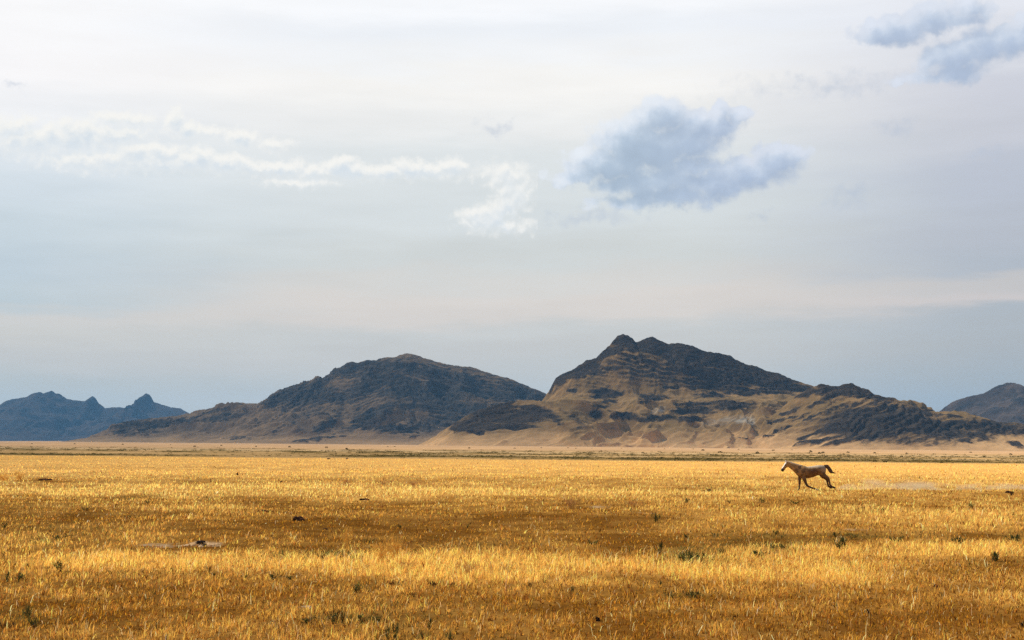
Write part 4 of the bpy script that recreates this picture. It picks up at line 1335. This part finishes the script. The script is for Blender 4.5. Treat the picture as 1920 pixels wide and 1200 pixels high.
    put(sstep(zx, 640, 560) * sstep(zy + nz, 520, 400) * .7, (0.34, 0.215, 0.080))    # lighter crest and cheek
    ax = (zx - 440) * (-.60) + (zy - 345) * .80                                    # along the head
    fr = (zx - 440) * (-.80) + (zy - 345) * (-.60)                                 # towards the forehead
    head = sstep(zx, 500, 470)
    put(head * sstep(fr, 14, 26) * sstep(ax, -60, -30) * (1 - sstep(ax, 150, 175)), (0.82, 0.78, 0.72))  # white blaze
    put(head * sstep(np.hypot(zx - 328, zy - 520), 62, 44), (0.022, 0.014, 0.012))  # dark muzzle
    put(head * sstep(np.hypot(zx - 398, zy - 388), 17, 10), (0.02, 0.012, 0.01))    # eye
    put(sstep(zx, 1035, 1050) * sstep(zx, 1125, 1110) * sstep(zy, 880, 892), (0.66, 0.58, 0.46))         # white sock
    put(sstep(zx, 1126, 1136) * sstep(zx, 1175, 1170) * sstep(zy, 900, 915), (0.03, 0.02, 0.015))        # hooves
    put(sstep(zx, 1445, 1460) * sstep(zy, 820, 840) * sstep(ly, 0, -.05), (0.03, 0.02, 0.016))
    put(sstep(zx, 1405, 1415) * sstep(zy, 840, 860) * sstep(ly, 0, .05), (0.03, 0.02, 0.016))
    put(sstep(zx, 760, 750) * sstep(zy, 936, 942), (0.03, 0.02, 0.016))
    set_attr(me, "tint", col)
    m, T, out = new_mat("horse_coat")
    tc = T.n('ShaderNodeTexCoord').outputs['Object']
    nn = T.noise(tc, 16.0, 5.0, .6)
    b = T.n('ShaderNodeBsdfPrincipled')
    T.link(T.v('SCALE', attr(T, "tint"), T.m('ADD', .50, T.m('MULTIPLY', nn, .60))), b.inputs['Base Color'])
    b.inputs['Roughness'].default_value = .62
    b.inputs['Specular IOR Level'].default_value = .3
    T.link(b.outputs[0], out.inputs[0])
    me.materials.clear(); me.materials.append(m)
    me.polygons.foreach_set("use_smooth", np.ones(len(me.polygons), bool))
    o.location = (0, 0, 0)
    tag(o, "tan horse with a white blaze and dark muzzle, galloping left across the golden field", "horse")
    xo = (1440 + ox / 12 - 1510) * 12 * K
    o.location = (X0 + xo, Y0, Z0 + .005)

    def hair(name, tubes, cols, seed):
        bm = bmesh.new()
        for tb in tubes:
            ring_loft(bm, tb, 10)
        bmesh.ops.recalc_face_normals(bm, faces=bm.faces)
        bmesh.ops.subdivide_edges(bm, edges=bm.edges, cuts=2, use_grid_fill=True, smooth=.3)
        for v in bm.verts:
            v.co += v.normal * .012 * float(pn(v.co.x * 22 + seed, v.co.z * 22 + v.co.y * 30, seed))
        h = bpy.data.meshes.new(name)
        bm.to_mesh(h); bm.free()
        nv = len(h.vertices)
        q = np.empty(nv * 3, np.float32); h.vertices.foreach_get("co", q); q = q.reshape(-1, 3)
        t = np.clip(.5 + 1.2 * pn(q[:, 0] * 18 + q[:, 2] * 9, q[:, 2] * 25, seed), 0, 1)
        set_attr(h, "tint", mixc(cols[0], cols[1], t))
        h.polygons.foreach_set("use_smooth", np.ones(len(h.polygons), bool))
        ho = link(name, h, m, o)
        return ho
    hair("tail", [[c(1262, 408, 0, .035, .04), c(1300, 406, 0, .05, .045), c(1335, 420, 0, .090, .06), c(1368, 452, 0, .105, .065), c(1395, 492, 0, .108, .065), c(1418, 532, 0, .085, .055), c(1448, 556, 0, .045, .035), c(1488, 569, 0, .016, .018), c(1530, 574, 0, .005, .006)],
                  [c(1390, 480, .02, .05, .03), c(1425, 522, .02, .045, .03), c(1465, 548, .03, .02, .02), c(1505, 556, .03, .005, .005)]],
         ((0.055, 0.030, 0.018), (0.12, 0.066, 0.034)), 3)
    mane = [[c(415, 320, -.01, .02, .03), c(450, 316, -.015, .03, .035), c(520, 336, -.02, .04, .04), c(590, 362, -.02, .045, .045), c(660, 384, -.02, .045, .045), c(730, 400, -.02, .04, .04), c(790, 405, -.01, .02, .025)]]
    hair("mane", mane, ((0.40, 0.28, 0.15), (0.72, 0.60, 0.42)), 5)
    return X0, Y0, Z0


HX, HY, HZ = build_horse()


# ------------------------------------------------------------------ dust kicked up behind the horse
def build_dust():
    bm = bmesh.new()
    px = np.linspace(1566, 1985, 60)
    hgt = np.interp(px, [1566, 1580, 1605, 1625, 1650, 1680, 1705, 1735, 1765, 1800, 1850, 1900, 1985], [.12, .34, .50, 1.0, .72, .66, .95, .55, .46, .34, .46, .40, .2])
    rings = []
    for i, p in enumerate(px):
        x = (p - 960) / F * (HY + .6)
        y = HY + .6 + (p - 1566) * .004
        z = float(ground_z(x, y))
        rings.append((x, z + hgt[i] * .42, y, hgt[i] * .62, .55 + hgt[i] * .6))
    ring_loft(bm, rings, 16)
    bmesh.ops.recalc_face_normals(bm, faces=bm.faces)
    me = bpy.data.meshes.new("dust")
    bm.to_mesh(me); bm.free()
    m, T, out = new_mat("dust_cloud")
    geo = T.n('ShaderNodeNewGeometry').outputs['Position']
    n = T.noise(T.v('MULTIPLY', geo, (.9, .9, 1.5)), 1.0, 5.0, .62, 0.6)
    gen = T.sep(T.n('ShaderNodeTexCoord').outputs['Generated'])
    fall = T.step(gen[2], .85, .02)
    dens = T.m('MULTIPLY', T.m('MULTIPLY', T.step(n, .42, .70), fall), DUST)
    v = T.n('ShaderNodeVolumePrincipled')
    v.inputs['Color'].default_value = (1.0, .76, .47, 1)
    v.inputs['Density'].default_value = 0
    T.link(dens, v.inputs['Density'])
    T.link(v.outputs[0], out.inputs['Volume'])
    o = link("dust", me, m)
    tag(o, "pale dust trail hanging low over the grass behind the galloping horse", "dust", kind='stuff')


DUST = 1.7
build_dust()


# ------------------------------------------------------------------ air
def build_haze():
    bm = bmesh.new()
    bmesh.ops.create_cube(bm, size=2.0)
    lo, hi = (-20500, -20500, -66), (20500, 20500, 640)
    for v in bm.verts:
        v.co = Vector([(lo[k] if v.co[k] < 0 else hi[k]) for k in range(3)])
    me = bpy.data.meshes.new("haze")
    bm.to_mesh(me); bm.free()
    m, T, out = new_mat("haze_air")
    v = T.n('ShaderNodeVolumePrincipled')
    v.inputs['Color'].default_value = (.22, .56, 1.0, 1)
    v.inputs['Density'].default_value = 2.0e-5
    T.link(v.outputs[0], out.inputs['Volume'])
    o = link("haze", me, m)
    tag(o, kind='stuff')


build_haze()
